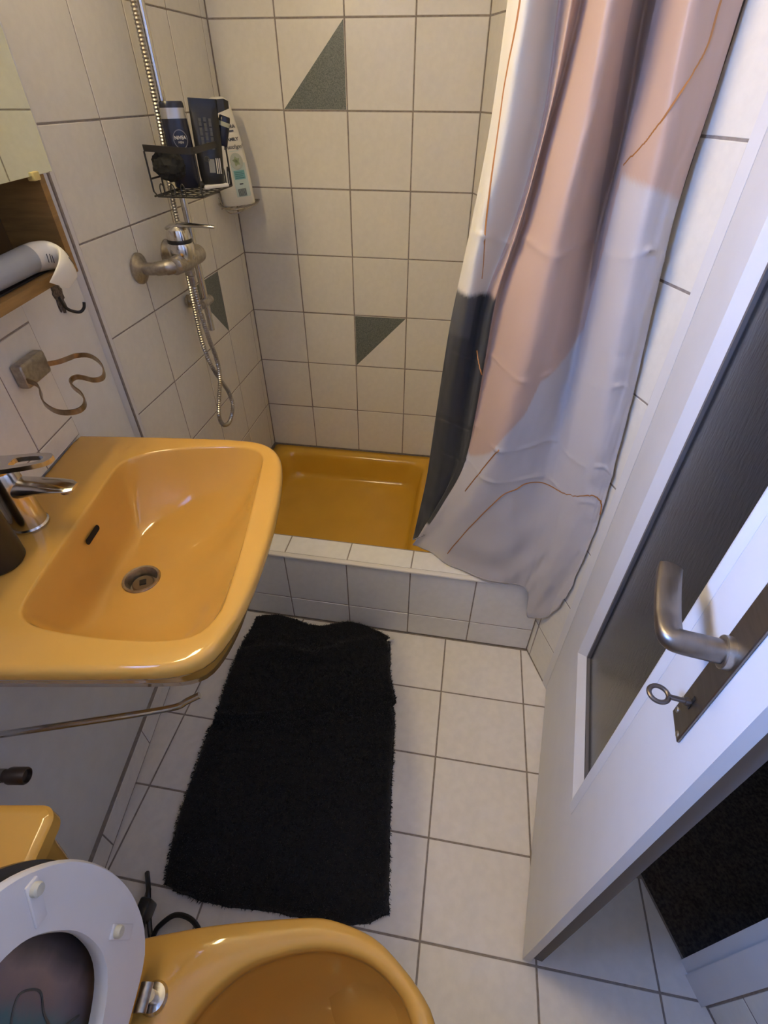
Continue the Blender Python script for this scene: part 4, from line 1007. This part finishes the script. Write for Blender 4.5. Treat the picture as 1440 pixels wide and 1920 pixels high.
# front label follows the curved front face
def front_y(z):
    k = pw(z / .255, [(0, .94), (.015, 1), (.35, 1), (.62, .9), (.82, .76), (.9, .68)]); return .026 * k
def patch(name, x0_, x1_, z0_, z1_, m, lift=.0006):
    b = MB(); nx, nz_ = 8, 8; L = []
    for j in range(nz_ + 1):
        z = z0_ + (z1_ - z0_) * j / nz_; row = []
        for i in range(nx + 1):
            x = x0_ + (x1_ - x0_) * i / nx; kk = front_y(z) / .026
            xx = min(abs(x) / (.046 * kk), .98); y = -front_y(z) * (1 - xx ** 3) ** (1 / 3) - lift
            row.append((x, y, z))
        L.append(row)
    b.loops(L, closed=False); return b.build(name, m, fb)
patch('lower_label', -.004, .036, .022, .105, M_PALETEAL)
patch('teal_panel', .0, .030, .066, .088, M_TEAL, .0011)
for q in range(4): patch('print_line', .003, .027 - .003 * (q % 2), .069 + q * .0045, .0705 + q * .0045, mat('teal_ink', (.06, .16, .18), .5) if q == 0 else bpy.data.materials['teal_ink'], .0015)
for q in range(9): patch('barcode_bar', .002 + q * .0026, .0035 + q * .0026, .024, .043, M_INK, .0012)
patch('print_mark', .010, .020, .053, .056, M_INK, .0012)
Mb = T(.014, -.0268, .110) @ RX(90)
b = MB(); P = [(.017 * cos(2 * pi * k / 32), .020 * sin(2 * pi * k / 32)) for k in range(32)]
b.prism(P, .0, .0008); ovl = b.build('picture_oval', mat('picture_grey', (.40, .43, .38), .5), fb, M=Mb)
for q, (a_, r_) in enumerate(((40, .010), (100, .011), (160, .010), (250, .011), (310, .010))):
    b = MB(); b.prism([(0, -.003), (r_ * .6, -.004), (r_ * 1.2, 0), (r_ * .6, .004), (0, .003)], .0008, .0012, M=RZ(a_)); b.build('printed_leaf', M_GREENL, ovl)
tilt = RX(90) @ RX(-3)
lettering('FLORA', .0115, M_INK, fb, T(.012, -.0225, .190) @ RX(86), bold=.0003)
patch('print_line', .0, .024, .178, .182, M_INK, .0012)
lettering('FAMILY', .0105, M_INK, fb, T(.014, -.0240, .161) @ RX(86), bold=.0004)
lettering('Duschgel', .0135, M_INK, fb, T(.012, -.0250, .144) @ RX(87), shear=.35, bold=.0001)
patch('print_line', .0, .026, .1335, .135, M_PALETEAL, .0012)

# ------------------------------------------------------------------ door
dn_a = radians(-9.5); DDv = Vector((sin(dn_a), -cos(dn_a), 0)); DOv = Vector((cos(dn_a), sin(dn_a), 0))
DP = Vector((.8, 0, 0)) + WD * 1.070
MD = frame((DP.x, DP.y, 0), DDv, DOv, (0, 0, 1))        # x along the leaf, y away from the room
dr_ = empty('door_1', MD); tag(dr_, kind='structure')
DW, DHH = .672, 1.985
gx0, gx1, gz0, gz1 = .160, .517, .412, 1.86
b = MB()
b.box((0, 0, .006), (gx0, .015, DHH)); b.box((gx1, 0, .006), (DW, .015, DHH)); b.box((gx0, 0, .006), (gx1, .015, gz0)); b.box((gx0, 0, gz1), (gx1, .015, DHH))
e = .009
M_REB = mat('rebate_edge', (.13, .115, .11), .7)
b.build('leaf', M_DOOR, dr_, smooth=False)
b = MB()
b.box((.004, .015, .006), (gx0 + .03, .040, DHH - e)); b.box((gx1 - .02, .015, .006), (DW - e, .040, DHH - e)); b.box((gx0 + .03, .015, .006), (gx1 - .02, .040, gz0 + .028)); b.box((gx0 + .03, .015, gz1 - .028), (gx1 - .02, .040, DHH - e))
b.build('rebate', M_REB, dr_, smooth=False)
b = MB(); b.box((gx0 + .024, .0205, gz0 + .022), (gx1 - .014, .0245, gz1 - .022)); b.build('glass_pane', M_GLASS, dr_, smooth=False)
def bead(pts):
    b = MB(); b.loops([pts[0], pts[1]], True, True); return b.build('glazing_bead', M_DOOR, dr_, smooth=False)
bead([[(gx0, 0, gz0), (gx0 + .030, .020, gz0 + .028), (gx0, .0205, gz0)], [(gx0, 0, gz1), (gx0 + .030, .020, gz1 - .028), (gx0, .0205, gz1)]])
bead([[(gx0, 0, gz0), (gx0 + .030, .020, gz0 + .028), (gx0, .0205, gz0)], [(gx1, 0, gz0), (gx1 - .020, .020, gz0 + .028), (gx1, .0205, gz0)]])
bead([[(gx0, 0, gz1), (gx0 + .030, .020, gz1 - .028), (gx0, .0205, gz1)], [(gx1, 0, gz1), (gx1 - .020, .020, gz1 - .028), (gx1, .0205, gz1)]])
bead([[(gx1 - .020, .020, gz0 + .02), (gx1 - .018, -.002, gz0 + .004), (gx1 - .010, -.005, gz0), (gx1 + .004, -.0005, gz0 - .006), (gx1 + .004, .014, gz0 - .006)], [(gx1 - .020, .020, gz1 - .02), (gx1 - .018, -.002, gz1 - .004), (gx1 - .010, -.005, gz1), (gx1 + .004, -.0005, gz1 + .006), (gx1 + .004, .014, gz1 + .006)]])
b = MB(); pp = [(.585, .895), (.622, .895), (.622, 1.125), (.585, 1.125)]
Mp = frame((0, 0, 0), (1, 0, 0), (0, 0, 1), (0, -1, 0))
b.prism(pp, 0, .0035, M=Mp, bev=.0009); hp = b.build('handle_plate', M_STEEL, dr_)
for x, z in ((.591, .908), (.616, .901), (.591, 1.112), (.616, 1.118), (.589, .925)):
    b = MB(); b.lathe([(.0035, .0035), (.003, .0048), (0, .005)], 12, M=Mp @ T(x, z, 0)); b.build('screw', M_CHROMEW, hp)
b = MB(); b.lathe([(.0160, .003), (.0160, .010), (.0145, .011)], 24, M=Mp @ T(.603, 1.030, 0)); b.build('lever_collar', M_CHROMEW, hp)
b = MB(); L = []
pth = catmull([(.603, -.008, 1.030), (.603, -.024, 1.030), (.603, -.045, 1.030), (.601, -.0525, 1.0305), (.593, -.0548, 1.032), (.577, -.055, 1.034), (.556, -.054, 1.037), (.536, -.052, 1.039), (.520, -.050, 1.041), (.513, -.048, 1.041)], 5, closed=False)
for i, p in enumerate(pth):
    t = (pth[min(i + 1, len(pth) - 1)] - pth[max(i - 1, 0)]).normalized(); q = i / (len(pth) - 1)
    up = Vector((0, 0, 1)); sd_ = t.cross(up).normalized()
    f = min(1, max(0, (q - .25) / .3)); hz = .0118 * (1 - f) + .0058 * f; wy = .0118 * (1 - f) + .0118 * f
    if q > .95: hz *= .8; wy *= .7
    L.append([p + up * hz * math.copysign(abs(sin(a)) ** (1 - .5 * f), sin(a)) + sd_ * wy * math.copysign(abs(cos(a)) ** (1 - .5 * f), cos(a)) for a in [2 * pi * k / 20 for k in range(20)]])
b.loops(L, True, True); b.build('lever', M_STEEL, dr_)
b = MB(); b.box((.601, -.0042, .934), (.6055, -.0036, .952)); b.build('keyhole', M_BLACKP, hp, smooth=False)
for z in (.25, 1.70):
    b = MB(); b.tube([(-.006, .010, z), (-.006, .010, z + .09)], .006, 14); b.build('door_hinge', M_CHROMEW, dr_)
ky = empty('door_key', MD @ T(.603, -.004, .943)); tag(ky, 'small dark metal key stuck in the door lock', 'key')
M_KEY = mat('key_metal', (.14, .12, .11), .35, .9)
b = MB(); b.tube([(0, .004, 0), (0, -.022, 0)], .0028, 12); b.tube([(0, -.002, 0), (0, -.006, 0)], .0045, 12); b.build('shank', M_KEY, ky)
b = MB(); L = []
for k in range(28):
    a = 2 * pi * k / 28; c_ = Vector((0.0 + .0095 * cos(a), -.031 + .0095 * sin(a), .0))
    o_ = Vector((cos(a), sin(a), 0)); L.append([c_ + o_ * .0026 * cos(t) + Vector((0, 0, .0022 * sin(t))) for t in [2 * pi * q / 10 for q in range(10)]])
L.append(L[0]); b.loops(L); b.build('bow', M_KEY, ky)
# door frame
tf = empty('trim_2', MR); tag(tf, kind='structure')
b = MB(); b.box((1.0505, -.003, 0), (1.0735, .12, DH + .08)); b.build('jamb', M_DOORE, tf, smooth=False)
b = MB(); b.box((1.722, -.006, 0), (1.745, .02, DH + .02)); b.box((1.745, -.012, 0), (1.795, .12, DH + .08)); b.box((1.735, .03, 0), (1.745, .12, DH + .02)); b.build('jamb', M_DOORE, tf, smooth=False)
b = MB(); b.box((1.068, -.004, DH + .002), (1.745, .12, DH + .08)); b.build('head', M_DOORE, tf, smooth=False)
